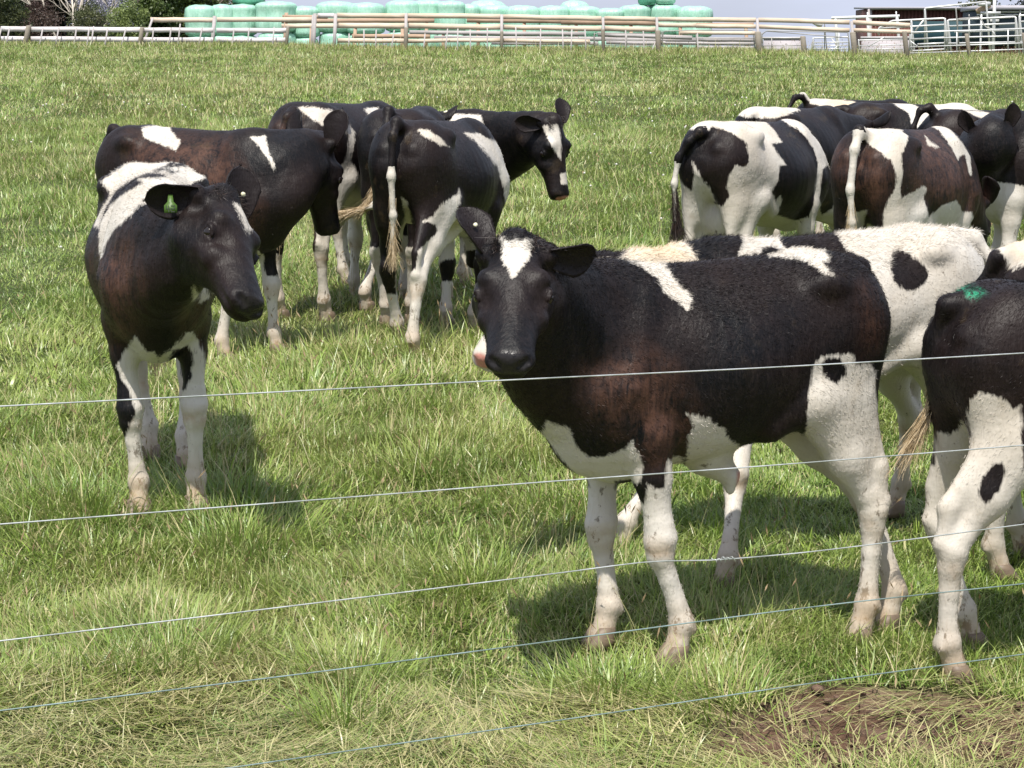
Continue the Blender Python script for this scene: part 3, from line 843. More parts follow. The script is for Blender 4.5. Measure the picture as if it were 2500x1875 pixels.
def make_coat_material(name, hair=False, seed=0.0):
    m, nt, b = new_mat(name)
    co = nd(nt, 'ShaderNodeTexCoord').outputs['Object']
    z = nd(nt, 'ShaderNodeSeparateXYZ', {0: co}).outputs[2]
    fur_co = scaled(nt, co, (55, 85, 11))
    fur = noise(nt, fur_co, 1.0, 3.0, .65, 1.0).outputs[0]
    streak = noise(nt, scaled(nt, co, (26, 40, 7)), 1.0, 3.0, .65, .8).outputs[0]
    fine = noise(nt, scaled(nt, co, (160, 220, 45)), 1.0, 2.0, .6).outputs[0]
    big = noise(nt, co, 3.1, 3.0, .55).outputs[0]
    mid = noise(nt, co, 14.0, 3.0, .6).outputs[0]
    # ragged edge of the patches
    edge = math_(nt, 'ADD', math_(nt, 'MULTIPLY', math_(nt, 'SUBTRACT', fur, .5), .032), math_(nt, 'MULTIPLY', math_(nt, 'SUBTRACT', mid, .5), .020))
    def mask(at_, w=.005, e=True):
        v = attr(nt, at_).outputs['Fac']
        if e: v = math_(nt, 'ADD', v, edge)
        return maprange(nt, v, w, -w)
    black = mix(nt, maprange(nt, big, .42, .66), (.0028, .0027, .0034, 1), (.0125, .0068, .0056, 1))
    black = mix(nt, math_(nt, 'MULTIPLY', maprange(nt, attr(nt, 'brown').outputs['Fac'], .05, -.07), maprange(nt, math_(nt, 'ADD', math_(nt, 'MULTIPLY', mid, .5), math_(nt, 'MULTIPLY', fur, .5)), .38, .60, .0, .9)), black, (.092, .045, .029, 1))
    black = mix(nt, maprange(nt, fine, .5, .75, 0, .45), black, (.034, .025, .022, 1))
    black = mix(nt, maprange(nt, streak, .52, .68, 0, .45), black, (.018, .012, .011, 1))
    white = mix(nt, maprange(nt, big, .35, .7), (.60, .565, .505, 1), (.52, .465, .385, 1))
    white = mix(nt, maprange(nt, attr(nt, 'tan').outputs['Fac'], .04, -.04), white, (.62, .50, .35, 1))
    white = mix(nt, maprange(nt, fine, .3, .15, 0, .35), white, (.30, .25, .20, 1))
    white = mix(nt, maprange(nt, streak, .54, .72, 0, .35), white, (.44, .38, .30, 1))
    # muck: speckles and stained shanks
    dirt_n = noise(nt, scaled(nt, co, (1, 1, .6)), 22.0, 5.0, .75).outputs[0]
    low = maprange(nt, z, .62, .10, 0, 1)
    spk = maprange(nt, math_(nt, 'ADD', dirt_n, math_(nt, 'MULTIPLY', low, .10)), .64, .70)
    white = mix(nt, math_(nt, 'MULTIPLY', spk, .75), white, (.10, .075, .045, 1))
    stain = math_(nt, 'MULTIPLY', maprange(nt, z, .20, .03, 0, 1), maprange(nt, mid, .3, .6, .35, 1))
    white = mix(nt, math_(nt, 'MULTIPLY', stain, .75), white, (.36, .24, .13, 1))
    knee = nd(nt, 'ShaderNodeMath', {0: math_(nt, 'MULTIPLY', maprange(nt, math_(nt, 'ABSOLUTE', math_(nt, 'SUBTRACT', z, .325)), .06, .0), maprange(nt, mid, .35, .6)), 1: .6}, operation='MULTIPLY').outputs[0]
    white = mix(nt, knee, white, (.36, .23, .12, 1))
    grime = maprange(nt, noise(nt, co, 5.5, 4.0, .7).outputs[0], .60, .74, 0, .45)
    black = mix(nt, math_(nt, 'MULTIPLY', grime, attr(nt, 'muck').outputs['Fac']), black, (.11, .075, .035, 1))
    white = mix(nt, math_(nt, 'MULTIPLY', grime, attr(nt, 'muck').outputs['Fac']), white, (.30, .23, .13, 1))
    c = mix(nt, mask('coat'), black, white)
    c = mix(nt, mask('pink', .006, False), c, (.55, .25, .20, 1))
    c = mix(nt, mask('grey', .006, False), c, (.022, .020, .020, 1))
    c = mix(nt, math_(nt, 'MULTIPLY', mask('green', .006), maprange(nt, fur, .42, .60, 0, .8)), c, (.03, .33, .18, 1))
    c = mix(nt, attr(nt, 'inner').outputs['Fac'], c, (.013, .009, .009, 1))
    nt.links.new(c, b.inputs['Base Color'])
    b.inputs['Roughness'].default_value = .50 if not hair else .55
    ro = maprange(nt, mask('grey', .006, False), 0, 1, .50, .25)
    nt.links.new(ro, b.inputs['Roughness'])
    b.inputs['Specular IOR Level'].default_value = .22
    if not hair:
        wr = noise(nt, scaled(nt, co, (9, 9, 16)), 1.0, 3.0, .6).outputs[0]
        h = math_(nt, 'ADD', math_(nt, 'MULTIPLY', math_(nt, 'ADD', fur, streak), .30), math_(nt, 'ADD', math_(nt, 'MULTIPLY', fine, .10), math_(nt, 'MULTIPLY', wr, .6)))
        nt.links.new(bump(nt, h, .75, .010), b.inputs['Normal'])
    return m

COAT = make_coat_material('cattle_coat')
FUR = make_coat_material('cattle_fur', True)

EYE = simple('wet_dark_eye', (.012, .008, .006), .06, .6)
def hoof_mat():
    m, nt, b = new_mat('hoof_horn')
    co = nd(nt, 'ShaderNodeTexCoord').outputs['Object']
    n = noise(nt, scaled(nt, co, (20, 20, 60)), 1, 3).outputs[0]
    nt.links.new(mix(nt, n, (.24, .175, .115, 1), (.085, .062, .045, 1)), b.inputs['Base Color']); b.inputs['Roughness'].default_value = .55
    return m
HOOF = hoof_mat()
def hair_mat(name, a, b_):
    m, nt, b = new_mat(name)
    co = nd(nt, 'ShaderNodeTexCoord').outputs['Object']
    n = noise(nt, co, 60, 2).outputs[0]
    nt.links.new(mix(nt, maprange(nt, n, .35, .65), (*a, 1), (*b_, 1)), b.inputs['Base Color']); b.inputs['Roughness'].default_value = .5
    return m
HAIR_CREAM = hair_mat('cream_hair', (.64, .51, .33), (.40, .29, .16))
HAIR_WHITE = hair_mat('white_hair', (.66, .60, .50), (.45, .36, .25))
HAIR_BLACK = hair_mat('black_hair', (.014, .010, .009), (.04, .022, .015))
SWITCH = {'cream': HAIR_CREAM, 'white': HAIR_WHITE, 'black': HAIR_BLACK}
TAG_GREEN = simple('green_tag_plastic', (.055, .115, .014), .5)
TAG_YELLOW = simple('cream_tag_plastic', (.75, .72, .50), .35)
TAG_INK = simple('tag_ink', (.02, .03, .015), .5)

def hoof_mesh(f, s):
    """cloven hoof, toes pointing along +x"""
    mb = MB()
    for sy in (1, -1):
        V = []; n = 10
        for (z, rx, ry, ox) in ((.062, .028, .017, -.002), (.045, .036, .021, .004), (.02, .043, .023, .012), (.0, .048, .024, .018)):
            for k in range(n):
                t = 2 * math.pi * k / n
                px = math.cos(t) * rx * (1.12 if math.cos(t) > 0 else .85); py = math.sin(t) * ry
                V.append([f[0] + (px + ox) * s, f[1] + (py + sy * .0245) * s, f[2] + z * s])
        Q = [[i*n+k, i*n+(k+1) % n, (i+1)*n+(k+1) % n, (i+1)*n+k] for i in range(3) for k in range(n)]
        Q = [q[::-1] for q in Q]
        V.append([f[0] + .018*s, f[1] + sy*.0245*s, f[2]]); V.append([f[0], f[1] + sy*.0245*s, f[2] + .066*s])
        T = [[40, 30 + k, 30 + (k+1) % n][::-1] for k in range(n)] + [[41, (k+1) % n, k][::-1] for k in range(n)]
        mb.add(V, Q, T)
    return mb

def solve_head(poll_w, muz_px, L, near=True):
    """world point on the ray of muz_px at distance L from the poll"""
    o = np.array([0, 0, EYE_H]); d = unit(pix_ray(*muz_px))
    w = o - poll_w; b = w.dot(d); c = w.dot(w) - L * L; disc = b * b - c
    if disc < 0: t = -b
    else: t = -b - math.sqrt(disc) if near else -b + math.sqrt(disc)
    return o + d * t

DEFAULT_FEET = [(.36, .13), (.36, -.13), (-.44, .12), (-.44, -.12)]
def cow(sp, marks):
    x, y = sp['root']; yaw = sp['yaw']; s = sp.get('scale', 1.0)
    rz = float(gz(x, y)) + sp.get('dz', 0.0)
    c, sn = math.cos(yaw), math.sin(yaw)
    to_l = lambda p: np.array([(p[0]-x)*c + (p[1]-y)*sn, -(p[0]-x)*sn + (p[1]-y)*c, p[2]-rz])
    dir_l = lambda v: np.array([v[0]*c + v[1]*sn, -v[0]*sn + v[1]*c, v[2]])
    dirv_l = dir_l
    feet = []
    for i in range(4):
        fw = sp.get('feet', [None]*4)[i]
        if fw is None:
            a, b = DEFAULT_FEET[i]; a *= s * sp.get('lx', .93) / .93; b *= s
            fw = (x + a*c - b*sn, y + a*sn + b*c)
        feet.append(to_l((fw[0], fw[1], float(gz(*fw)) - .018)))
    sp['feet_l'] = feet
    hs = sp.get('head', 1.0) * s * .93
    if 'poll' in sp:
        pw = at(*sp['poll']); mw = solve_head(pw, sp['muz'], .44 * hs, sp.get('near', True))
        pl = to_l(pw); ul = unit(to_l(mw) - pl)
        sp['poll_l'] = pl; sp['head_u'] = ul
        sp['head_w'] = dir_l(sp['hw']) if 'hw' in sp else np.array([0, 0, 1.0])
    else:
        sp['poll_l'] = np.array(sp.get('pl', (.98, 0, 1.22))) * s
        sp['head_u'] = np.array(sp.get('pu', (.72, 0, -.69))); sp['head_w'] = np.array(sp.get('pw', (.5, 0, .8)))
    lx = sp.get('lx', .93)
    tl = sp.get('tail', [(-.55, 0, 1.125), (-.61, 0, 1.12), (-.645, 0, 1.04), (-.650, 0, .86), (-.635, 0, .66), (-.62, 0, .50)])
    sp['tail_l'] = [np.array([t[0] * lx / .93 * s, t[1] * s, t[2] * s]) for t in tl]
    g = cow_geometry(sp)
    hp, RH, hsz = g['hp'], g['RH'], g['hs']
    V, Q = g['V'], g['Q']
    nb = len(V)
    inner = np.zeros(nb)
    U, W, Vv = RH[:, 0], RH[:, 2], RH[:, 1]
    ears = sp.get('ears', {})
    allV = [V]; allQ = [Q]; off = nb; inn = [inner]
    ear_info = {}
    for key, sy in (('l', 1), ('r', -1)):
        e = ears.get(key, ((-.10, 1.0, .05), (.75, .15, -.35)))
        if len(e) > 2: d, op = dir_l(unit(e[0])), dir_l(unit(e[1]))
        else: d = RH @ np.array([e[0][0], e[0][1] * sy, e[0][2]]); op = RH @ np.array([e[1][0], e[1][1] * sy, e[1][2]])
        ev, eq, ei = ear_mesh(hp, RH, hsz, sy, d, op, sp.get('ear_size', 1.0))
        ear_info[key] = (ev, unit(d), unit(op - unit(d) * np.dot(op, unit(d))))
        allV.append(ev); allQ.append(eq + off); off += len(ev); inn.append(ei)
    Vb = np.concatenate(allV); Qb = np.concatenate(allQ); inner = np.concatenate(inn)
    fields = paint(Vb, sp, marks)
    fields['coat'][nb:] = .3 if sp.get('ear_col', 'k') == 'k' else -.3
    # bare muzzle pad in head coordinates
    L_ = (Vb - sp['poll_l']) @ RH / hsz
    pad = np.linalg.norm((L_ - np.array([.449, 0, -.055])) / (np.array([.035, .056, .040]) * (.78 if sp.get('nose') == 'pink' else 1)), axis=1)
    fields['pink' if sp.get('nose') == 'pink' else 'grey'] = np.minimum(fields['pink' if sp.get('nose') == 'pink' else 'grey'], (pad - 1) * .035)
    fields['inner'] = inner * .8
    fields['muck'] = np.full(len(Vb), sp.get('muck', .5))
    if sp.get('tail_col'):
        # tail colour: list of (fraction along tail, colour)
        tl = np.array(sp['tail_l']); seg = np.r_[0, np.cumsum(np.linalg.norm(np.diff(tl, axis=0), axis=1))]; seg /= seg[-1]
        tt = np.linspace(.06, 1, 60); tp = np.stack([np.interp(tt, seg, tl[:, i]) for i in range(3)], 1)
        near = np.where(Vb[:, 0] < tl[0][0] + .02)[0]
        D = np.linalg.norm(Vb[near][:, None] - tp[None], axis=2)
        j = D.argmin(1); ok = D[np.arange(len(near)), j] < .034 * s
        for vi, fr in zip(near[ok], tt[j[ok]]):
            colr = [cc for ff, cc in sp['tail_col'] if fr >= ff][-1]
            fields['coat'][vi] = -.3 if colr == 'w' else .3
    root = thing('cow', (x, y, rz), yaw, sp['label'], sp.get('cat', 'cow'), 'cattle standing in the paddock')
    body = mesh_np('body', Vb, Qb, COAT, root, True, fields)
    rng = np.random.default_rng(sp.get('seed', 1))
    for sy in (1, -1):
        mb = MB(); r = .0200 * hsz; c0 = hp(.181, .0965*sy, -.0445)
        vv = []
        for i in range(9):
            th = math.pi * i / 8
            for j in range(12):
                ph = 2 * math.pi * j / 12
                vv.append(c0 + r * np.array([math.sin(th)*math.cos(ph), math.sin(th)*math.sin(ph), math.cos(th)]))
        qq = [[i*12+j, (i+1)*12+j, (i+1)*12+(j+1) % 12, i*12+(j+1) % 12] for i in range(8) for j in range(12)]
        mb.add(vv, qq).build('eye', EYE, root, True)
    for f in feet: hoof_mesh(f, s).build('hoof', HOOF, root, False)
    # tuft on the poll
    if sp.get('poll_hair', True):
        n = 420
        o_ = np.array([hp(rng.uniform(-.035, .04), rng.uniform(-.07, .07), .012) for _ in range(n)])
        d_ = np.tile(U * .55 + W * .6, (n, 1))
        hv, hq, ht, _ = strands(o_, d_, .034 * s, .0008, rng, .5, .3, .35)
        mesh_np('poll_hair', hv, [hq, ht], HAIR_BLACK, root, True)
    if sp.get('switch', 'cream'):
        tl = np.array(sp['tail_l']); n = sp.get('switch_n', 900)
        t = rng.uniform(0, 1, n) ** 1.5
        sg = np.r_[0, np.cumsum(np.linalg.norm(np.diff(tl, axis=0), axis=1))]; sg /= sg[-1]; fr = 1 - t * sp.get('hair_cov', .42)
        base = np.stack([np.interp(fr, sg, tl[:, i]) for i in range(3)], 1); tan = np.stack([np.interp(np.minimum(fr + .06, 1), sg, tl[:, i]) for i in range(3)], 1) - base
        base = base + rng.normal(0, .006, (n, 3)); dd = unit(tl[-1] - tl[-2]); tan[np.linalg.norm(tan, axis=1) < 1e-4] = dd; tan /= np.linalg.norm(tan, axis=1)[:, None]
        dd = np.where((fr > .9)[:, None], dd, tan) + rng.normal(0, .05, (n, 3)); sd_ = unit(np.array(sp.get('switch_dir', dd), float))
        # the hair gathers in a few wavy locks
        lock = rng.integers(0, 9, n); ld = rng.normal(0, .055, (9, 3)); lb = rng.normal(0, .09, (9, 3)); ph = rng.uniform(0, 6.3, 9)
        L = sp.get('switch_len', .20) * s * rng.uniform(.55, 1.1, n) * (1 - .55 * t); m = 6
        dirs = sd_ * (.8 * (1 - .7 * t))[:, None] + dd * (.2 + .6 * t)[:, None] + ld[lock] + rng.normal(0, .035, (n, 3)); dirs /= np.linalg.norm(dirs, axis=1)[:, None]
        side = np.cross(dirs, rng.normal(0, 1, (n, 3))); side /= np.linalg.norm(side, axis=1)[:, None]
        wv = unit(np.cross(sd_, [.3, .8, .1])); HV = np.zeros((n, 2*m+2, 3))
        for q in range(m + 1):
            u = q / m
            c_ = base + dirs * (L * u)[:, None] + (lb[lock] - np.array([0, 0, sp.get('droop', .15)])) * (L * u * u)[:, None] + wv * (.006 * np.sin(ph[lock] + 5 * u))[:, None] * u
            ww = .0011 * (1 - .7 * u); HV[:, 2*q] = c_ - side * ww; HV[:, 2*q+1] = c_ + side * ww
        bq = (np.arange(n) * (2*m+2))[:, None]
        hq = np.concatenate([bq + np.array([2*q, 2*q+1, 2*q+3, 2*q+2]) for q in range(m)])
        mesh_np('tail_switch', HV.reshape(-1, 3), hq, SWITCH[sp.get('switch', 'cream')], root, True)
    # lying coat: short hairs all over, so outlines are soft
    nf = sp.get('fur', 0)
    if nf:
        N = vert_normals(Vb, Qb); na = len(Vb)
        prob = np.ones(na); hl = np.zeros(na, bool); ear = np.arange(na) >= nb
        hl[:nb] = (np.abs(L_[:nb]) < np.array([.5, .16, .25])).all(1) & (L_[:nb, 0] > .05)
        prob[hl] = .25
        back = (N[:, 2] > .55) & (Vb[:, 2] > .95 * s) & ~hl & ~ear
        prob[back] = 2.2; prob[ear] = sp.get('ear_fur', 4.0)
        ch = rng.choice(na, nf, p=prob / prob.sum())
        o_ = Vb[ch] + rng.normal(0, g['s'] * .004, (nf, 3)) * .6; nn = N[ch]
        flow = np.tile(np.array([-.85, 0, -.5]), (nf, 1)); flow[Vb[ch][:, 2] < .6 * s] = (0, 0, -1)
        for key in ('l', 'r'):
            a0 = nb if key == 'l' else nb + len(ear_info['l'][0]); k_ = (ch >= a0) & (ch < a0 + len(ear_info[key][0])); flow[k_] = ear_info[key][1]
        flow -= nn * (flow * nn).sum(1)[:, None]; flow /= np.linalg.norm(flow, axis=1)[:, None] + 1e-6
        fz = sp.get('fuzz', .012)
        up = np.where(back[ch], .20 + fz * 20, .13); up = np.where(ear[ch], .45, up)
        Lh = np.where(back[ch], fz, .011) * s; Lh = np.where(hl[ch] | (Vb[ch][:, 2] < .6 * s), .006 * s, Lh); Lh = np.where(ear[ch], .009 * s, Lh)
        hv, hq, ht, own = strands(o_ - nn * .001, flow + nn * up[:, None], Lh, .0006, rng, .15, 0, .16, 2)
        fa = {k_: v_[ch][own] for k_, v_ in fields.items()}
        mesh_np('fur', hv, [hq, ht], FUR, root, True, fa)
    # ear tags
    for key, kind in sp.get('tags', {}).items():
        ev, d, op = ear_info[key]; c_ = np.cross(d, op); ctr = hp(.005, .098*(1 if key == 'l' else -1), -.03) + d * .085 * hsz
        side = 1 if kind[0] != 'back' else -1
        if len(kind) > 2 and isinstance(kind[2], tuple): op = unit(dirv_l(kind[2]))
        if kind[1] == 'flag':
            dn = np.array([0, 0, -1.0]); ax = unit(dn - op * np.dot(dn, op)); lat = np.cross(op, ax)
            p0 = ctr + op * .020 * s; s_k = s; s = s * .70
            out = [(-.010, -.004), (.010, -.004), (.014, .030), (.030, .048), (.030, .082), (-.030, .082), (-.030, .048), (-.014, .030)]
            vv = [p0 + lat * a * s + ax * (b - .005) * s for a, b in out] + [p0 + lat * a * s + ax * (b - .005) * s + op * .003 for a, b in out]
            mb = MB(); mb.add(vv, [[8+0, 8+1, 8+2, 8+7], [8+7, 8+2, 8+3, 8+6], [8+6, 8+3, 8+4, 8+5], [7, 2, 1, 0], [6, 3, 2, 7], [5, 4, 3, 6]] + [[i, (i+1) % 8, 8+(i+1) % 8, 8+i] for i in range(8)])
            tg = mb.build('ear_tag', TAG_GREEN, root)
            # the two digits of the number
            mk = MB()
            segs = {'4': [(0, 1, 0, .5), (0, .5, 1, .5), (.75, 1, .75, 0)], '2': [(0, 1, 1, 1), (1, 1, 1, .5), (1, .5, 0, .5), (0, .5, 0, 0), (0, 0, 1, 0)]}
            for di, ch_ in enumerate('42'):
                for (ax0, ay0, ax1, ay1) in segs[ch_]:
                    A = np.array([-.020 + di*.022 + ax0*.015, .078 - ay0*.028]); B = np.array([-.020 + di*.022 + ax1*.015, .078 - ay1*.028])
                    e = B - A; L2 = np.linalg.norm(e); e /= L2; nrm = np.array([-e[1], e[0]]) * .0018
                    co4 = [A - e*.0018 - nrm, B + e*.0018 - nrm, B + e*.0018 + nrm, A - e*.0018 + nrm]
                    mk.add([p0 + lat * q[0]*s + ax * (q[1]-.005)*s + op * .0042 for q in co4], [[0, 1, 2, 3]])
            mk.build('tag_number', TAG_INK, tg); s = s_k
        else:
            mb = MB(); p0 = ctr + op * (.014 * s) * side
            rb = kind[2] if len(kind) > 2 and not isinstance(kind[2], tuple) else .014
            mb.tube([p0 - op*.003, p0 + op*.004], [rb*s, rb*.93*s], 14)
            tg = mb.build('ear_tag', TAG_YELLOW, root, True)
    return root, body, g
# ------------------------------------------------------------------ the herd (root on the ground, yaw = heading, feet in the world)
def yaw_of(hx, hy): return math.atan2(hy, hx)
HERD = {
 'A': dict(root=(.605, 6.49), yaw=yaw_of(-.757, -.40), scale=.99, lx=.84, ear_size=.9, vox=.0065, fur=110000, sheath=True,
           feet=[(.482, 6.25), (.275, 6.40), (1.07, 6.56), (1.185, 6.74)], poll=(1260, 598, 5.92), muz=(1243, 850), near=True, hw=(-.03, -.75, .6), head=1.0,
           ears={'l': ((.80, .25, -.12), (-.1, -.9, -.35), 'w'), 'r': ((-.36, .2, .9), (.62, -.75, .1), 'w')},
           tags={'r': ('front', 'button', .006)}, tail=[(-.54, 0, 1.125), (-.60, -.01, 1.11), (-.62, -.04, 1.02), (-.60, -.05, .88), (-.575, -.04, .76), (-.57, -.03, .70)], switch='cream', switch_len=.14, switch_n=500, muck=.25, seed=3,
           label='black brown calf with white forehead triangle, staring at the camera behind the wires'),
 'B': dict(root=(-1.365, 8.36), yaw=yaw_of(.16, -.98), scale=1.04, lx=.98, wx=1.0, ear_size=.95, vox=.0065, fur=60000,
           feet=[(-1.172, 7.99), (-1.375, 7.93), (-1.31, 8.66), (-1.49, 8.86)], poll=(548, 486, 7.55), muz=(645, 718), near=True, hw=(.85, -.42, .35), head=1.14,
           ears={'l': ((.16, -.05, .97), (.5, -.8, .1), 'w'), 'r': ((-.86, -.20, -.18), (-.1, -.85, -.35), 'w')}, tags={'r': ('front', 'flag', (.15, -1, .25)), 'l': ('front', 'button', .008)}, muck=.2, seed=4,
           label='calf facing forward at the left with a green tag hanging in its ear'),
 'C': dict(root=(-1.635, 11.37), yaw=-.61, scale=.985, vox=.012, fur=9000,
           feet=[(-1.22, 11.28), (-1.46, 11.04), None, None], poll=(784, 346, 11.35), muz=(822, 556), near=False, head=1.15, hw=(.5, .8, .5), seed=5,
           ears={'r': ((-.9, .3, .2), (.2, .1, -.9)), 'l': ((-.9, .3, .2), (.2, .1, -.9))}, tail=[(-0.535, 0, 1.12), (-0.595, 0, 1.15), (-0.645, 0, 1.08), (-0.655, 0, .85), (-0.645, 0, .66), (-0.635, 0, .50)],
           label='dark brown calf just behind the one with the green ear tag, head turned away'),
 'D': dict(root=(-.98, 12.8), yaw=1.137, scale=1.02, vox=.012, fur=6000, sheath=True,
           feet=[None, (-.85, 12.72), (-1.319, 12.41), (-1.05, 12.33)], pl=(.92, 0, 1.05), muck=1.0, seed=6,
           tail=[(-0.555, 0, 1.12), (-0.615, 0, 1.10), (-0.655, .02, 1.0), (-0.645, .05, .8), (-0.635, .05, .6)],
           label='calf with white hip band, white belly and muddy black rump turned left'),
 'E': dict(root=(-.57, 12.58), yaw=1.40, scale=1.0, vox=.012, fur=5000,
           feet=[None, None, (-.70, 12.2), (-.56, 12.25)], poll=(1022, 278, 13.2), muz=(1030, 400), near=False, hw=(0, .3, 1), tags={'r': ('back', 'button')}, muck=.8, seed=7,
           ears={'r': ((-.2, 1.0, .2), (.6, .1, -.3))}, tail=[(-0.525, 0, 1.13), (-0.595, 0, 1.17), (-0.655, 0, 1.08), (-0.665, .02, .85), (-0.695, .06, .66), (-0.725, .16, .63)], switch='cream', switch_dir=(-.1, .98, -.16), switch_len=.24, droop=.05,
           tail_col=[(0, 'k'), (.8, 'w')],
           label='dark calf seen from behind, swishing a cream tail tip to the left'),
 'F': dict(root=(-.37, 11.72), yaw=yaw_of(.36, .93), scale=1.0, vox=.0105, fur=12000, sheath=True,
           feet=[None, (-.201, 11.98), (-.60, 11.55), (-.496, 11.05)], pl=(.86, .12, .72), pu=(.2, .1, -.97), pw=(.9, 0, .2), ears={'r': ((-.9, .2, 0), (0, .2, 1)), 'l': ((-.9, .2, 0), (0, .2, 1))}, muck=.8, seed=8,
           tail=[(-0.535, 0, 1.14), (-0.595, 0, 1.17), (-0.645, 0, 1.10), (-0.665, 0, .90), (-0.645, .0, .70), (-0.625, .015, .52)], switch='cream', switch_len=.12, hair_cov=.42, switch_n=600,
           tail_col=[(0, 'k'), (.42, 'w')],
           label='black calf seen from behind in the middle, half white tail hanging straight down'),
 'G': dict(root=(-.62, 13.75), yaw=-.05, scale=.93, vox=.012, fur=6000, head=1.2,
           poll=(1352, 296, 13.35), muz=(1388, 476), near=True, hw=(.8, -.75, .5), nose='pink', seed=9,
           ear_size=.85, ears={'r': ((-.9, -.4, .05), (0, -1, -.3), 'w'), 'l': ((.05, .1, 1), (.5, -.8, 0), 'w')},
           label='calf looking right with white blaze and pink nose spot, behind the middle calf'),
 'I': dict(root=(1.38, 12.40), yaw=.98, scale=.99, lx=1.0, vox=.0115, fur=9000, base='w', udder=True, pl=(.9, 0, .8), muck=1.2, seed=10, wx=1.05,
           tail=[(-.53, 0, 1.12), (-.59, .02, 1.12), (-.625, .07, 1.07), (-.645, .12, .98), (-.65, .14, .84), (-.63, .14, .62)], tail_col=[(0, 'k'), (.45, 'w')], switch='black',
           label='mostly white cow with black rump patches, leftmost of the right hand group'),
 'J': dict(root=(1.78, 13.8), yaw=.93, scale=.96, vox=.013, fur=3000, poll=(2100, 300, 14.4), muz=(2150, 420), near=False, hw=(0, .3, 1), seed=11,
           ears={'r': ((-.1, 1.0, .35), (.6, .1, .1))},
           label='dark calf with white rump top showing just behind the mostly white cow'),
 'K': dict(root=(2.50, 15.9), yaw=.5, scale=.87, vox=.013, fur=2500, pl=(.95, 0, .9), seed=12,
           tail=[(-0.505, 0, 1.12), (-0.575, 0, 1.20), (-0.655, 0, 1.19), (-0.725, 0, 1.08), (-0.735, 0, .9), (-0.715, 0, .7)],
           label='farthest calf, tan white back and a black tail held in an arch'),
 'L': dict(root=(2.72, 15.0), yaw=.25, scale=.90, vox=.013, fur=2500, pl=(.95, 0, .9), seed=13,
           label='black backed calf with pale shoulder, far back beside the arched tail'),
 'M': dict(root=(2.11, 11.69), yaw=.963, scale=1.02, vox=.0115, fur=9000, pl=(.86, 0, .75), pu=(.2, 0, -.97), pw=(.9, 0, .2), ears={'r': ((-.9, .2, 0), (0, .2, 1)), 'l': ((-.9, .2, 0), (0, .2, 1))}, muck=.7, seed=14,
           tail=[(-0.535, 0, 1.14), (-0.595, 0, 1.17), (-0.645, 0, 1.08), (-0.665, .01, .88), (-0.655, .0, .72), (-0.645, -.01, .60)], switch='cream', switch_len=.22, tail_col=[(0, 'k'), (.12, 'w')],
           label='brown and white calf with a cream tail hanging over its dark rump'),
 'O': dict(root=(3.12, 14.0), yaw=.3, scale=.93, vox=.013, fur=2000, pl=(.95, 0, .9), seed=15,
           tail=[(-0.505, 0, 1.12), (-0.565, 0, 1.19), (-0.635, 0, 1.17), (-0.685, 0, 1.05), (-0.695, 0, .9), (-0.675, 0, .7)],
           label='dark calf with raised tail root and thin pale back strip, beside the upright ears'),
 'N': dict(root=(3.25, 12.8), yaw=3.10, scale=1.02, vox=.012, fur=5000, poll=(2418, 305, 12.6), muz=(2440, 430), near=False, hw=(.1, .8, .7), seed=16, ear_size=.85,
           ears={'r': ((-.75, .45, .3), (.2, .1, -1)), 'l': ((-.75, .45, .3), (.2, .1, -1))},
           label='black headed cow with upright ears and white belly, at the right edge'),
 'Q': dict(root=(1.10, 7.75), yaw=yaw_of(-.85, -.5), scale=.955, lx=1.10, vox=.0085, fuzz=.022, fur=60000, base='w',
           feet=[(.696, 7.04), (.379, 7.42), (1.62, 8.05), (1.48, 8.3)], poll=(1320, 640, 7.0), muz=(1162, 850), near=True, hw=(-.5, -.5, .7), nose='pink', ear_col='w', muck=.6, seed=17,
           tail=[(-0.535, 0, 1.13), (-0.605, .03, 1.12), (-0.655, .07, 1.03), (-0.665, .09, .90), (-0.655, .09, .75), (-0.645, .09, .6)], tail_col=[(0, 'w')], switch='white',
           label='white cow with black spots standing behind the staring calf'),
 'S': dict(root=(2.25, 7.5), yaw=.12, scale=1.0, vox=.011, fur=9000,
           feet=[None, None, (1.84, 7.72), (1.69, 7.42)], pl=(.9, 0, .9), muck=1.0, seed=18, tail=[(-0.535, 0, 1.12), (-0.595, .03, 1.10), (-0.635, .07, 1.0), (-0.615, .10, .8), (-0.605, .12, .6)],
           label='pale tan and black calf partly hidden behind the calf with green paint'),
 'R': dict(root=(1.83, 6.55), yaw=.33, scale=.99, vox=.008, fur=60000,
           feet=[None, None, (1.418, 6.60), (1.302, 6.257)], muck=.7, seed=19,
           tail=[(-.53, 0, 1.12), (-.585, .02, 1.11), (-.60, .07, 1.0), (-.56, .12, .90), (-.54, .14, .82), (-.555, .16, .76)], switch='cream', hock_back=.105, stifle=-.43, switch_dir=(-.52, .0, -.80), switch_len=.20, switch_n=500,
           label='black and white calf at the right edge with a green paint mark on its rump'),
}
MARKS = {}
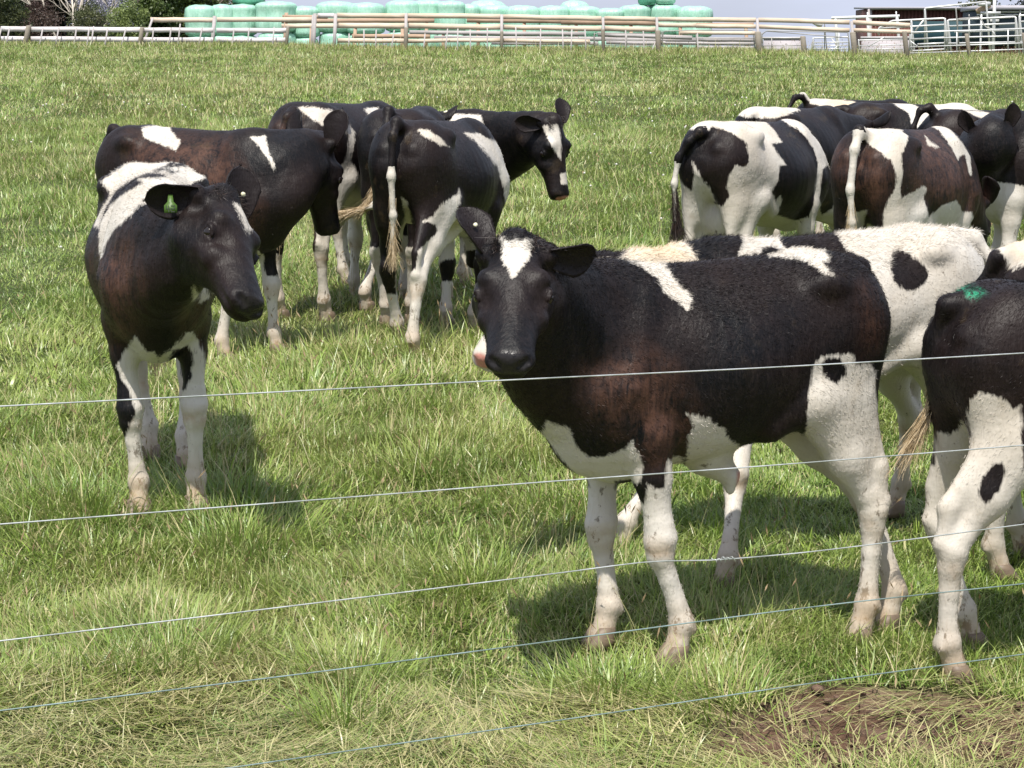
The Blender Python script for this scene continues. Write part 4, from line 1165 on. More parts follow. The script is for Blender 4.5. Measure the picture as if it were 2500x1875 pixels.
MARKS = {
 'A': [('w', 'below', 0.47),
       ('w', 'ell', (-0.35, -0.13, 0.55), (0.32, 0.13, 0.2)),
       ('w', 'poly', [(-0.635, 1.261), (-0.553, 1.255), (-0.561, 1.216), (-0.584, 1.181), (-0.604, 1.166), (-0.624, 1.193), (-0.635, 1.216)]),
       ('w', 'poly', [(-0.363, 1.194), (-0.273, 1.214), (-0.204, 1.196), (-0.146, 1.129), (-0.118, 1.092), (-0.083, 1.063), (-0.09, 1.041), (-0.101, 1.022), (-0.126, 1.046), (-0.172, 1.081), (-0.191, 1.115), (-0.24, 1.153), (-0.283, 1.17)]),
       ('w', 'poly', [(0.166, 1.156), (0.231, 1.19), (0.277, 1.221), (0.327, 1.227), (0.344, 1.145), (0.321, 1.139), (0.349, 1.102), (0.31, 1.118), (0.275, 1.143), (0.237, 1.151)]),
       ('w', 'poly', [(-0.506, 0.721), (-0.442, 0.704), (-0.421, 0.642), (-0.386, 0.615), (-0.345, 0.615), (-0.28, 0.635), (-0.266, 0.658), (-0.242, 0.62), (-0.227, 0.582), (-0.239, 0.531), (-0.301, 0.522), (-0.3, 0.428), (-0.264, 0.017), (-0.426, -0.008), (-0.396, 0.504), (-0.373, 0.48), (-0.434, 0.564), (-0.523, 0.672)]),
       ('w', 'poly', [(-0.161, 0.596), (-0.102, 0.588), (-0.066, -0.033), (-0.252, -0.033), (-0.22, 0.539), (-0.193, 0.515), (-0.166, 0.519), (-0.159, 0.554)]),
       ('w', 'poly', [(-0.099, 0.731), (-0.038, 0.714), (0.006, 0.682), (0.037, 0.636), (0.082, 0.592), (0.15, 0.611), (0.252, 0.574), (0.283, 0.587), (0.318, 0.549), (0.137, 0.429), (0.116, 0.367), (0.032, 0.416), (-0.091, 0.528), (-0.098, 0.66), (-0.084, 0.693)]),
       ('w', 'poly', [(0.28, 0.844), (0.307, 0.871), (0.341, 0.874), (0.416, 0.87), (0.423, 0.838), (0.478, 0.837), (0.493, 0.806), (0.493, 0.75), (0.534, 0.575), (0.608, 0.324), (0.645, -0.11), (0.37, -0.11), (0.361, 0.324), (0.273, 0.568), (0.269, 0.703)]),
       ('k', 'poly', [(0.308, 0.848), (0.331, 0.867), (0.364, 0.862), (0.394, 0.834), (0.39, 0.808), (0.355, 0.785), (0.321, 0.804)]),
       ('n', 'poly', [(-0.41, 0.88), (-0.245, 0.928), (-0.149, 0.866), (-0.087, 0.731), (-0.101, 0.58), (-0.206, 0.594), (-0.278, 0.645), (-0.374, 0.76)]),
       ('n', 'poly', [(0.446, 1.068), (0.504, 1.038), (0.513, 0.889), (0.462, 0.883)]),
       ('p', 'poly', [(0.074, 0.508), (0.161, 0.517), (0.151, 0.372), (0.076, 0.372)])],
 'B': [('w', 'ell', (-0.45, 0, 0.28), (0.22, 0.3, 0.42)),
       ('w', 'poly', [(-0.217, 1.008), (-0.196, 1.101), (-0.253, 1.157), (-0.132, 1.253), (-0.057, 1.285), (0.003, 1.299), (0.04, 1.299), (0.086, 1.262), (0.018, 1.216), (0.03, 1.248), (-0.01, 1.213), (0.047, 1.195), (0.1, 1.163), (0.203, 1.197), (0.19, 1.215), (0.099, 1.213), (-0.015, 1.207), (-0.084, 1.178), (-0.15, 1.136), (-0.162, 1.077), (-0.169, 1.012)]),
       ('w', 'poly', [(-0.14, 0.914), (-0.157, 0.967), (-0.161, 1.034), (-0.134, 1.094), (-0.024, 1.158), (0.037, 1.191), (0.078, 1.202), (0.177, 1.211), (0.197, 1.184), (0.19, 1.167), (0.153, 1.171), (0.118, 1.154), (0.051, 1.117), (0.024, 1.086), (-0.026, 1.052), (-0.069, 1.012), (-0.099, 0.969), (-0.109, 0.93)]),
       ('w', 'poly', [(0.418, 1.148), (0.434, 1.138), (0.447, 1.135), (0.479, 1.089), (0.478, 1.056), (0.474, 1.045), (0.46, 1.076), (0.435, 1.117)]),
       ('w', 'poly', [(-0.302, 0.629), (-0.215, 0.652), (-0.211, 0.518), (-0.29, 0.518)]),
       ('w', 'poly', [(0.272, 0.867), (0.246, 0.768), (0.274, 0.782), (0.274, 0.837)]),
       ('w', 'poly', [(-0.033, 0.593), (0.026, 0.657), (0.047, 0.627), (0.057, 0.603), (0.089, 0.598), (0.094, 0.571), (0.033, 0.461), (0.016, 0.349), (-0.102, 0.153), (-0.114, 0.078), (-0.128, 0.055), (-0.01, 0.089), (0.022, 0.009), (0.019, -0.105), (-0.115, -0.105), (-0.081, 0.009), (-0.023, 0.112), (0.003, 0.137), (-0.138, 0.024), (-0.139, 0.084), (-0.001, 0.327), (-0.013, 0.385), (-0.029, 0.438), (-0.062, 0.481), (-0.077, 0.524)]),
       ('w', 'poly', [(0.091, 0.571), (0.143, 0.6), (0.197, 0.664), (0.212, 0.659), (0.222, 0.607), (0.237, 0.56), (0.236, 0.478), (0.251, 0.423), (0.252, 0.312), (0.267, 0.089), (0.272, -0.079), (0.04, -0.079), (-0.1, 0.17), (0.053, 0.478)]),
       ('k', 'poly', [(0.147, 0.599), (0.182, 0.599), (0.198, 0.575), (0.199, 0.53), (0.186, 0.475), (0.161, 0.434), (0.037, 0.359), (0.024, 0.417)]),
       ('n', 'poly', [(-0.169, 0.952), (0.032, 1.044), (0.079, 0.852), (-0.001, 0.582), (-0.097, 0.592), (-0.122, 0.77)]),
       ('n', 'poly', [(0.204, 0.76), (0.253, 0.771), (0.238, 0.569), (0.199, 0.589)]),
       ('n', 'poly', [(-0.27, 0.876), (-0.169, 0.952), (-0.169, 0.708), (-0.26, 0.708)])],
 'C': [('w', 'below', 0.4),
       ('w', 'poly', [(-0.297, 1.152), (-0.164, 1.167), (-0.06, 1.085), (-0.078, 1.039), (-0.171, 1.069), (-0.273, 1.102)]),
       ('w', 'poly', [(0.323, 1.113), (0.395, 1.123), (0.417, 1.048), (0.446, 0.995), (0.455, 0.946), (0.422, 1.001), (0.382, 1.054)]),
       ('w', 'poly', [(0.355, 0.571), (0.36, 0.447), (0.381, 0.353), (0.356, 0.349), (0.327, 0.454)]),
       ('n', 'poly', [(-0.356, 1.112), (0.212, 1.102), (0.391, 0.784), (0.276, 0.352), (-0.307, 0.457)])],
 'D': [('w', 'below', 0.35),
       ('w', 'poly', [(-0.213, 1.171), (-0.117, 1.176), (-0.027, 1.153), (0.043, 1.092), (0.088, 1.027), (0.086, 0.964), (0.065, 0.873), (0.089, 0.833), (0.119, 0.753), (0.147, 0.669), (0.286, 0.556), (0.312, -0.064), (-0.442, -0.064), (-0.201, 0.36), (-0.121, 0.374), (-0.109, 0.514), (-0.046, 0.659), (-0.002, 0.822), (0.041, 0.875), (0.052, 0.939), (0.061, 1.012), (0.042, 1.055), (0.01, 1.075), (-0.04, 1.081), (-0.048, 1.056), (-0.102, 1.092), (-0.169, 1.136)]),
       ('w', 'poly', [(0.117, 1.155), (0.19, 1.159), (0.188, 1.093), (0.165, 1.086)]),
       ('n', 'poly', [(-0.174, 0.486), (-0.109, 0.486), (-0.111, 0.375), (-0.176, 0.375)]),
       ('n', 'poly', [(-0.371, 1.079), (-0.222, 1.109), (-0.173, 0.929), (-0.336, 0.944)])],
 'E': [('w', 'below', 0.42)],
 'F': [('w', 'below', 0.27),
       ('w', 'ell', (0, 0, 0.5), (0.3, 0.2, 0.09)),
       ('w', 'poly', [(-0.109, 1.131), (-0.058, 1.13), (0.008, 1.084), (0.049, 1.042), (0.009, 1.051), (-0.041, 1.081), (-0.091, 1.11)]),
       ('w', 'poly', [(0.116, 1.098), (0.183, 1.091), (0.254, 1.057), (0.326, 1.008), (0.371, 0.928), (0.375, 0.839), (0.353, 0.732), (0.353, 0.643), (0.335, 0.58), (0.312, 0.58), (0.339, 0.679), (0.325, 0.776), (0.29, 0.907), (0.229, 0.994), (0.168, 1.058)]),
       ('w', 'poly', [(-0.083, 0.669), (-0.034, 0.692), (0.007, 0.748), (0.055, 0.78), (0.088, 0.798), (0.092, 0.823), (0.105, 0.78), (0.104, 0.693), (0.135, 0.675), (0.271, 0.582), (0.276, 0.414), (-0.013, 0.392), (-0.068, 0.285), (-0.07, -0.106), (-0.26, -0.106), (-0.238, 0.374), (-0.187, 0.388), (-0.114, 0.442), (-0.105, 0.525), (-0.067, 0.561), (-0.01, 0.614), (-0.018, 0.648), (-0.05, 0.668)]),
       ('w', 'poly', [(-0.195, 0.791), (-0.161, 0.766), (-0.162, 0.646), (-0.161, 0.517), (-0.195, 0.542), (-0.224, 0.564), (-0.183, 0.678)])],
 'G': [('w', 'below', 0.45),
       ('w', 'poly', [(0.2, 1.06), (0.293, 1.061), (0.427, 1.056), (0.458, 0.952), (0.478, 0.892), (0.325, 0.931), (0.263, 0.981)]),
       ('w', 'poly', [(0.8, 1.0), (0.895, 1.005), (0.915, 0.93), (0.915, 0.792), (0.88, 0.842), (0.84, 0.912)]),
       ('w', 'poly', [(0.91, 0.712), (0.97, 0.723), (0.97, 0.648), (0.915, 0.648)])],
 'I': [('k', 'poly', [(-0.518, 1.11), (-0.428, 1.119), (-0.32, 1.119), (-0.299, 1.14), (-0.229, 1.119), (-0.16, 1.084), (-0.113, 1.048), (-0.104, 0.95), (-0.123, 0.924), (-0.181, 0.935), (-0.216, 0.881), (-0.223, 0.827), (-0.212, 0.764), (-0.245, 0.713), (-0.269, 0.718), (-0.309, 0.807), (-0.345, 0.842), (-0.391, 0.932), (-0.407, 0.949), (-0.397, 0.877), (-0.401, 0.784), (-0.445, 0.819), (-0.497, 0.913), (-0.517, 1.003)]),
       ('k', 'poly', [(0.02, 1.188), (0.132, 1.188), (0.2, 1.126), (0.249, 1.106), (0.297, 1.059), (0.35, 0.992), (0.381, 0.915), (0.359, 0.784), (0.349, 0.671), (0.321, 0.604), (0.246, 0.585), (0.104, 0.634), (0.12, 0.733), (0.107, 0.752), (0.078, 0.716), (0.052, 0.775), (0.09, 0.838), (0.095, 0.92), (0.143, 0.917), (0.092, 0.974), (0.055, 1.037), (0.124, 1.042), (0.101, 1.087)]),
       ('k', 'poly', [(0.404, 0.876), (0.472, 0.886), (0.549, 0.74), (0.516, 0.623), (0.456, 0.585), (0.391, 0.705)])],
 'J': [('w', 'below', 0.45),
       ('w', 'poly', [(-0.422, 1.09), (-0.403, 1.16), (-0.342, 1.191), (-0.2, 1.18), (-0.069, 1.165), (0.012, 1.104), (-0.078, 1.09), (-0.169, 1.067), (-0.259, 1.067), (-0.373, 1.068)])],
 'K': [('w', 'below', 0.45),
       ('w', 'ell', (-0.22, 0, 1.13), (0.42, 0.15, 0.1)),
       ('t', 'ell', (-0.1, 0, 1.13), (0.3, 0.12, 0.08)),
       ('w', 'poly', [(-0.443, 1.072), (-0.348, 1.037), (-0.182, 1.02), (-0.042, 1.0), (0.021, 0.918), (-0.033, 0.907), (-0.194, 0.957), (-0.314, 0.969), (-0.387, 0.991)]),
       ('t', 'poly', [(-0.303, 1.038), (-0.067, 1.026), (-0.005, 0.919), (-0.194, 0.945)])],
 'L': [('w', 'below', 0.5),
       ('w', 'ell', (0.32, 0, 1.08), (0.2, 0.3, 0.2)),
       ('w', 'poly', [(-0.154, 1.057), (-0.019, 1.052), (0.097, 0.995), (0.086, 0.875), (-0.035, 0.897), (-0.049, 0.985)])],
 'M': [('w', 'below', 0.4),
       ('w', 'poly', [(-0.355, 1.206), (-0.259, 1.23), (-0.173, 1.23), (-0.071, 1.187), (-0.103, 1.129), (-0.132, 1.08), (-0.138, 1.022), (-0.123, 0.971), (-0.138, 0.904), (-0.125, 0.852), (0.001, 0.912), (0.037, 0.892), (0.017, 0.841), (0.06, 0.733), (0.141, 0.798), (0.242, 0.817), (0.313, 0.741), (0.389, 0.734), (0.527, 0.5), (-0.261, 0.583), (-0.27, 0.711), (-0.219, 0.686), (-0.222, 0.786), (-0.2, 0.854), (-0.167, 0.905), (-0.166, 0.973), (-0.188, 1.04), (-0.246, 1.089), (-0.281, 1.113), (-0.328, 1.164)]),
       ('w', 'poly', [(0.134, 1.216), (0.233, 1.22), (0.279, 1.167), (0.335, 1.104), (0.391, 1.027), (0.377, 0.933), (0.36, 0.951), (0.343, 1.04), (0.318, 1.042), (0.278, 1.023), (0.251, 1.08), (0.228, 1.123), (0.191, 1.175)]),
       ('w', 'poly', [(0.073, 1.16), (0.086, 1.131), (0.146, 1.095), (0.117, 1.089), (0.063, 1.108)]),
       ('w', 'poly', [(-0.385, 0.77), (-0.296, 0.79), (-0.281, 0.593), (-0.377, 0.585)]),
       ('n', 'poly', [(0.014, 1.201), (0.14, 1.201), (0.395, 0.983), (0.544, 0.782), (0.446, 0.651), (-0.108, 0.894)]),
       ('n', 'poly', [(-0.511, 1.105), (-0.453, 1.147), (-0.204, 1.089), (-0.17, 0.973), (-0.273, 0.766), (-0.454, 0.932)])],
 'O': [('w', 'below', 0.5),
       ('w', 'poly', [(-0.294, 1.089), (-0.157, 1.082), (-0.032, 1.056), (-0.129, 1.032), (-0.223, 1.053)])],
 'N': [('w', 'poly', [(-0.542, 0.624), (-0.515, 0.726), (-0.465, 0.785), (-0.367, 0.775), (-0.227, 0.738), (-0.203, 0.302), (-0.588, 0.302)])],
 'Q': [('k', 'poly', [(-0.533, 1.129), (-0.506, 1.159), (-0.328, 1.165), (-0.307, 1.109), (-0.337, 1.051), (-0.469, 1.046), (-0.497, 1.091), (-0.518, 1.111)]),
       ('k', 'poly', [(-0.166, 1.105), (-0.135, 1.137), (-0.019, 1.14), (0.048, 1.112), (0.065, 1.075), (0.088, 1.027), (-0.085, 1.033), (-0.148, 1.067), (-0.164, 1.084)]),
       ('k', 'poly', [(-0.258, 1.037), (-0.24, 1.077), (-0.201, 1.085), (-0.172, 1.073), (-0.152, 1.031)]),
       ('k', 'poly', [(0.236, 1.025), (0.253, 1.046), (0.286, 1.053), (0.321, 1.033), (0.355, 1.004), (0.38, 0.974), (0.366, 0.934), (0.326, 0.914), (0.273, 0.923), (0.241, 0.953), (0.232, 0.998)]),
       ('k', 'poly', [(-0.903, 1.128), (-0.771, 1.148), (-0.718, 1.093), (-0.759, 1.078), (-0.829, 1.076), (-0.907, 1.079)]),
       ('t', 'poly', [(-0.725, 1.106), (-0.664, 1.141), (-0.568, 1.141), (-0.508, 1.087), (-0.451, 1.045), (-0.626, 1.044), (-0.722, 1.086)])],
 'S': [('w', 'below', 0.55),
       ('w', 'poly', [(-0.658, 1.19), (-0.598, 1.215), (-0.431, 1.221), (-0.443, 1.104), (-0.541, 1.088), (-0.57, 1.069), (-0.571, 1.091), (-0.618, 1.165)]),
       ('t', 'poly', [(-0.625, 1.198), (-0.486, 1.209), (-0.436, 1.145), (-0.53, 1.117)])],
 'R': [('w', 'below', 0.6),
       ('w', 'poly', [(-0.558, 0.703), (-0.551, 0.715), (-0.526, 0.706), (-0.496, 0.731), (-0.509, 0.796), (-0.503, 0.847), (-0.484, 0.869), (-0.43, 0.851), (-0.389, 0.825), (-0.372, 0.825), (-0.365, 0.74), (-0.358, 0.636), (-0.153, 0.61), (-0.128, -0.056), (-0.629, -0.056), (-0.628, 0.496), (-0.554, 0.557)]),
       ('k', 'poly', [(-0.488, 0.566), (-0.47, 0.621), (-0.439, 0.66), (-0.416, 0.661), (-0.406, 0.637), (-0.422, 0.582), (-0.457, 0.536)]),
       ('g', 'poly', [(-0.509, 1.143), (-0.473, 1.146), (-0.454, 1.15), (-0.445, 1.143), (-0.468, 1.128), (-0.491, 1.117), (-0.508, 1.126)])],
}
BODIES = {}
for key in HERD:
    BODIES[key] = cow(HERD[key], MARKS.get(key, []))
# ------------------------------------------------------------------ the far fences, yard, bales and trees
def yf(px, off=0.0):
    a = (px - 1250) / F_PX
    return 50.2 / (1 + .34 * a) + off
def gp(px, Y): 
    x = (px - 1250) / F_PX * Y
    return np.array([x, Y, float(gz(x, Y))])
WHITE_BOARD = wood_mat('limewashed_board', (.62, .57, .57), (.78, .74, .74)); TAN_BOARD = wood_mat('new_pine_board', (.56, .45, .34), (.74, .63, .50))
BROWN_BOARD = wood_mat('brown_board', (.38, .26, .18), (.50, .36, .26)); GREY_BOARD = wood_mat('grey_board', (.36, .33, .32), (.48, .45, .45))

def board(parent, name, mat, px0, px1, y0, y1, off, hpx, th=.035, org=None):
    """a plank between two points of the fence line, given by where it crosses the picture and its height"""
    a = at(px0, y0, yf(px0, off)); b = at(px1, y1, yf(px1, off)); h = 1.1 * hpx * yf((px0+px1)/2, off) / F_PX
    d = b - a; L = np.linalg.norm(d); d /= L; n = unit([-d[1], d[0], 0]) * th / 2; o = np.array(org)
    m = 5; V = []; 
    rr = np.random.default_rng(int(px0*7+y0*3)); sag = rr.normal(0, .003, m + 1)
    for i in range(m + 1):
        c = a + d * L * i / m + np.array([0, 0, sag[i]]) - o
        for (s1, s2) in ((-1, -1), (1, -1), (1, 1), (-1, 1)): V.append(c + n * s1 + np.array([0, 0, h/2 * s2]))
    Q = [[i*4+k, i*4+(k+1) % 4, (i+1)*4+(k+1) % 4, (i+1)*4+k] for i in range(m) for k in range(4)] + [[3, 2, 1, 0], [m*4, m*4+1, m*4+2, m*4+3]]
    mesh_np(name, np.array(V), np.array(Q), mat, parent, False)
def post(parent, name, mat, px, ytop, off, wpx, org, lean=0.0, rnd=False, bury=.25):
    Y = yf(px, off); top = at(px + lean, ytop, Y); g = gp(px, Y); w = wpx * Y / F_PX; o = np.array(org)
    if rnd: MB().tube([[g[0]-o[0], g[1]-o[1], g[2]-bury-o[2]], [top[0]-o[0], top[1]-o[1], top[2]-.02-o[2]], [top[0]-o[0], top[1]-o[1], top[2]-o[2]]], [w*.54, w*.5, w*.42], 12).build(name, mat, parent, True)
    else:
        V = []
        for c, z in ((g, g[2]-bury), (top, top[2])):
            for s1, s2 in ((-1, -1), (1, -1), (1, 1), (-1, 1)): V.append([c[0]+s1*w/2-o[0], c[1]+s2*w/2-.06-o[1], z-o[2]])
        mesh_np(name, np.array(V), np.array([[0,1,5,4],[1,2,6,5],[2,3,7,6],[3,0,4,7],[4,5,6,7],[3,2,1,0]]), mat, parent, False)

# low limewashed fence on the left
o1 = gp(350, yf(350)); f1 = thing('rail_fence', o1, 0, 'low limewashed two rail fence at the far left of the paddock', 'fence')
for (a, b, ya, yb, h) in ((3, 66, 70.5, 70.5, 11), (76, 345, 71, 72.5, 11), (349, 520, 73.3, 74, 10.5), (529, 700, 74, 74.5, 10.5), (3, 66, 94.5, 95, 11), (76, 345, 95, 96.5, 11), (349, 520, 97, 97.5, 10.5), (529, 700, 97.8, 98, 10.5)):
    board(f1, 'rail', WHITE_BOARD, a, b, ya, yb, 0, h, org=o1)
for px, yt, w in ((70, 62, 12), (347, 66, 10), (703, 64, 8)): post(f1, 'post', POSTW, px, yt, -.05, w, o1, 0, True)
for px, yt, ln in ((5, 66, 0), (25, 67, 0), (106, 68, 0), (145, 66, 0), (190, 68, -2), (222, 67, -3), (231, 64, -1), (264, 68, 0), (302, 67, 7), (379, 67, -3), (419, 67, 0), (441, 58, 0), (488, 67, 7), (572, 72, 0), (609, 68, 0), (670, 66, 0)):
    post(f1, 'batten', GREY_BOARD, px, yt, -.12, 3.2, o1, ln)
# brown rail carried above it
o2 = gp(560, yf(560, .6)); f2 = thing('pine_rail', o2, 0, 'single new pine rail with a leaning brace above the limewashed fence', 'fence')
board(f2, 'rail', TAN_BOARD, 368, 520, 48, 49, .6, 10.5, org=o2); board(f2, 'rail', TAN_BOARD, 530, 765, 48, 48, .6, 10.5, org=o2)
post(f2, 'post', GREY_BOARD, 525, 39, .5, 8, o2); post(f2, 'brace', GREY_BOARD, 352, 44, .5, 5, o2, 22); post(f2, 'post', GREY_BOARD, 766, 36, .5, 7, o2)
# tall pine board fence
o3 = gp(1400, yf(1400)); f3 = thing('board_fence', o3, 0, 'long pine board fence across the middle of the far end of the paddock', 'fence')
for (a, b, ya, yb, h, m_) in ((776, 816, 37.5, 38, 10, WHITE_BOARD), (824, 989, 38, 38.5, 11, TAN_BOARD), (996, 1221, 38.5, 40, 11, TAN_BOARD), (1229, 1468, 41, 45, 10.5, TAN_BOARD), (1476, 1600, 45, 47, 10, TAN_BOARD),
                     (1606, 1845, 47.5, 48.5, 10, TAN_BOARD), (1852, 2074, 48.5, 54, 10, TAN_BOARD), (2082, 2222, 54, 62, 10, TAN_BOARD),
                     (824, 989, 62.5, 63, 12, TAN_BOARD), (996, 1221, 63, 66, 12, TAN_BOARD), (1229, 1468, 66, 70, 11, TAN_BOARD), (1476, 1600, 70, 72, 11, TAN_BOARD), (1606, 1700, 61, 62, 10, TAN_BOARD), (1700, 1845, 63, 65, 9, TAN_BOARD), (1852, 2074, 65, 74, 9, TAN_BOARD), (2082, 2224, 74, 78, 9, TAN_BOARD),
                     (824, 989, 99, 100, 10, TAN_BOARD), (996, 1221, 100, 98, 9, TAN_BOARD), (1229, 1440, 99, 102, 9, TAN_BOARD), (1660, 1845, 80, 81, 8, TAN_BOARD)):
    board(f3, 'rail', m_, a, b, ya, yb, 0, h, org=o3)
for px, yt, w in ((770, 33, 8), (820, 33, 8), (992, 32, 7), (1225, 35, 7), (1472, 42, 6), (1603, 42, 6), (1848, 45, 6), (2078, 52, 6)): post(f3, 'post', GREY_BOARD, px, yt, -.05, w, o3)
for px, yt, w in ((992, 66, 10), (1225, 76, 8), (1472, 71, 9), (1606, 74, 13), (1850, 77, 15), (2082, 78, 14), (2208, 76, 12), (1960, 88, 13), (2360, 82, 10), (2500, 80, 12)): post(f3, 'post', POSTW, px, yt, -.25, w, o3, 0, True)
for px, yt, ln in ((855, 82, -2), (893, 72, -4), (919, 72, 0), (955, 73, 8), (1034, 82, 4), (1087, 70, 6), (1118, 70, 0), (1150, 72, -2), (1190, 68, 0), (1263, 66, -4), (1317, 70, 3), (1375, 72, -2), (1391, 72, 5), (1430, 72, -2), (1525, 74, 2), (1570, 76, 0), (1700, 80, 2), (1575, 104, 24)):
    post(f3, 'batten', GREY_BOARD, px, yt, -.14, 3.0, o3, ln)
# second run of boards, the yard rails behind
o4 = gp(1250, yf(1250, 7)); f4 = thing('yard_fence', o4, 0, 'brown board rails of the stock yard standing just behind the pine board fence', 'fence')
for (a, b, ya, yb, h, m_) in ((690, 800, 41, 41.5, 8, BROWN_BOARD), (688, 1060, 51, 50, 10, BROWN_BOARD), (688, 880, 64, 63, 10, TAN_BOARD), (1140, 1370, 49, 51, 11, BROWN_BOARD), (1370, 1600, 53, 56, 13, BROWN_BOARD), (1600, 1840, 60, 60, 8, BROWN_BOARD),
                     (1000, 1430, 79, 83, 9, GREY_BOARD), (860, 1050, 88, 89, 9, BROWN_BOARD), (1060, 1700, 92, 97, 9, GREY_BOARD), (1200, 1460, 105, 106, 8, GREY_BOARD), (1460, 1690, 84, 92, 9, GREY_BOARD), (1480, 1840, 104, 107, 8, GREY_BOARD), (1700, 1845, 96, 97, 10, GREY_BOARD), (1700, 1840, 116, 117, 8, GREY_BOARD)):
    board(f4, 'rail', m_, a, b, ya, yb, 7, h, org=o4)
for px, yt in ((700, 31), (762, 60), (868, 68), (983, 70), (1042, 48), (1083, 76), (1168, 46), (1280, 55), (1406, 50), (1540, 60), (1660, 60), (1820, 64)): post(f4, 'post', BROWN_BOARD, px, yt, 7.1, 8, o4)
# grey concrete panels low on the right
def panel(px0, px1, yt, off, label):
    a = gp(px0, yf(px0, off)); b = gp(px1, yf(px1, off)); zt = at(px0, yt, yf(px0, off))[2]; c = (a + b) / 2
    t = thing('concrete_wall', c, 0, label, 'wall')
    d = b - a; L = np.linalg.norm(d); h = zt - c[2] + .3
    MB().box((0, 0, h/2 - .3), (L, .12, h), math.atan2(d[1], d[0])).build('panel', CONC, t)
    MB().box((0, 0, h - .29), (L + .04, .16, .05), math.atan2(d[1], d[0])).build('coping', CONC2, t)
def conc(name, a, b_):
    m, nt, b = new_mat(name); co = nd(nt, 'ShaderNodeTexCoord').outputs['Object']
    nt.links.new(mix(nt, noise(nt, scaled(nt, co, (1, 1, 4)), 3, 5, .7).outputs[0], (*a, 1), (*b_, 1)), b.inputs['Base Color']); b.inputs['Roughness'].default_value = .85
    return m
CONC = conc('stained_concrete', (.33, .30, .31), (.52, .49, .51)); CONC2 = conc('concrete_cap', (.5, .48, .48), (.6, .58, .58))
panel(1858, 1955, 94, 5, 'low grey concrete wall seen through the thin gate, left of the round post')
panel(2094, 2214, 93, 4, 'long low grey concrete wall in front of the dark red shed')
# silver pipe gates
def metal(name, col, r=.4, m_=.7):
    m, nt, b = new_mat(name); co = nd(nt, 'ShaderNodeTexCoord').outputs['Object']
    nt.links.new(mix(nt, noise(nt, co, 6, 4, .7).outputs[0], (*col, 1), (col[0]*.72, col[1]*.72, col[2]*.70, 1)), b.inputs['Base Color'])
    b.inputs['Metallic'].default_value = m_; b.inputs['Roughness'].default_value = r
    return m
PIPE = metal('galvanised_pipe', (.78, .78, .77), .45, .35); PIPE_D = metal('dull_pipe', (.42, .41, .39), .5, .3)
def rounded(p, r=5.0):
    """round the corners of a picture polyline"""
    out = [p[0]]
    for i in range(1, len(p) - 1):
        a, b, c = map(np.array, (p[i-1], p[i], p[i+1])); u = (a-b)/np.linalg.norm(a-b); v = (c-b)/np.linalg.norm(c-b)
        for t in np.linspace(0, 1, 6): out.append(tuple((1-t)**2*(b+u*r) + 2*t*(1-t)*b + t*t*(b+v*r)))
    out.append(p[-1]); return out
def gate(label, off, frame, bars, rpx=2.0, mat=None, name='pipe_gate', brpx=None, feet=(), cat='gate'):
    mat = mat or PIPE; cx = sum(p[0] for p in frame) / len(frame); o = gp(cx, yf(cx, off)); t = thing(name, o, 0, label, cat)
    def tb(pts, r, nm):
        P = np.array([at(px, py, yf(px, off)) for px, py in pts]) - o
        MB().tube(P, r * yf(cx, off) / F_PX, 8).build(nm, mat, t, True)
    tb(rounded(frame), rpx, 'frame')
    for b in bars: tb(b, brpx or rpx * .9, 'bar')
    for px, yt in feet: post(t, 'gate_post', mat, px, yt, off, rpx * 2.2, o, 0, True)
    return t
gate('front silver pipe gate with four rails, right of the last pine board', 0, [(2221, 133), (2221, 79), (2560, 68)], [[(2222, 95), (2560, 85)], [(2222, 115), (2560, 103)], [(2222, 130), (2560, 118)], [(2336, 78), (2336, 132)], [(2461, 72), (2461, 128)], [(2222, 100), (2240, 113)]], 1.7, feet=((2221, 77), (2540, 66)))
gate('bright silver gate with a rounded right corner in front of the dark red shed', 3.5, [(2145, 86), (2145, 69), (2178, 51), (2307, 44.5), (2307, 128)], [[(2148, 69), (2307, 60)], [(2222, 81), (2307, 75)], [(2222, 97), (2307, 91)], [(2240, 108), (2307, 105)], [(2222, 125), (2307, 120)], [(2225, 50), (2225, 126)], [(2255, 49), (2234, 76)]], 2.4, feet=((2307, 44), (2225, 50)))
gate('bright silver gate with two rounded corners, second from the right edge', 3.5, [(2314, 128), (2314, 49), (2480, 41), (2480, 128)], [[(2314, 64), (2480, 57)], [(2330, 78), (2480, 73)], [(2314, 92), (2480, 88)], [(2314, 106), (2480, 103)], [(2366, 46), (2366, 92)], [(2396, 45), (2396, 90)], [(2420, 70), (2430, 88)]], 2.4, feet=((2314, 49), (2480, 42)))
gate('bright silver gate cut off by the right edge of the photo', 3.5, [(2489, 128), (2489, 38), (2600, 32), (2600, 128)], [[(2489, 53), (2600, 47)], [(2489, 70), (2600, 64)], [(2489, 86), (2600, 82)], [(2489, 102), (2600, 100)]], 2.4, feet=((2489, 38), (2600, 33)))
gate('hooped pipe rail rising over the silver gates', 2.2, [(2338, 110), (2338, 46), (2392, 42), (2406, 66), (2424, 72), (2520, 68)], [[(2366, 35), (2366, 44)]], 1.5, PIPE_D, 'pipe_hoop', feet=((2334, 20),), cat='pipe rail')
gate('high silver pipe rail slanting up to the mast in front of the shed', 6.5, [(2258, 120), (2258, 20), (2408, 4)], [[(2258, 22), (2258, 48)]], 2.2, PIPE, 'pipe_rail', feet=((2258, 22), (2408, 4)), cat='pipe rail')
gate('thin grey pipe gate behind the board fence, left of the leaning brace', 2.0, [(1450, 116), (1450, 84), (1462, 80), (1608, 83)], [[(1452, 98), (1608, 99)], [(1452, 110), (1608, 111)], [(1530, 82), (1530, 114)]], 1.1, PIPE_D, feet=((1451, 80), (1608, 82)))
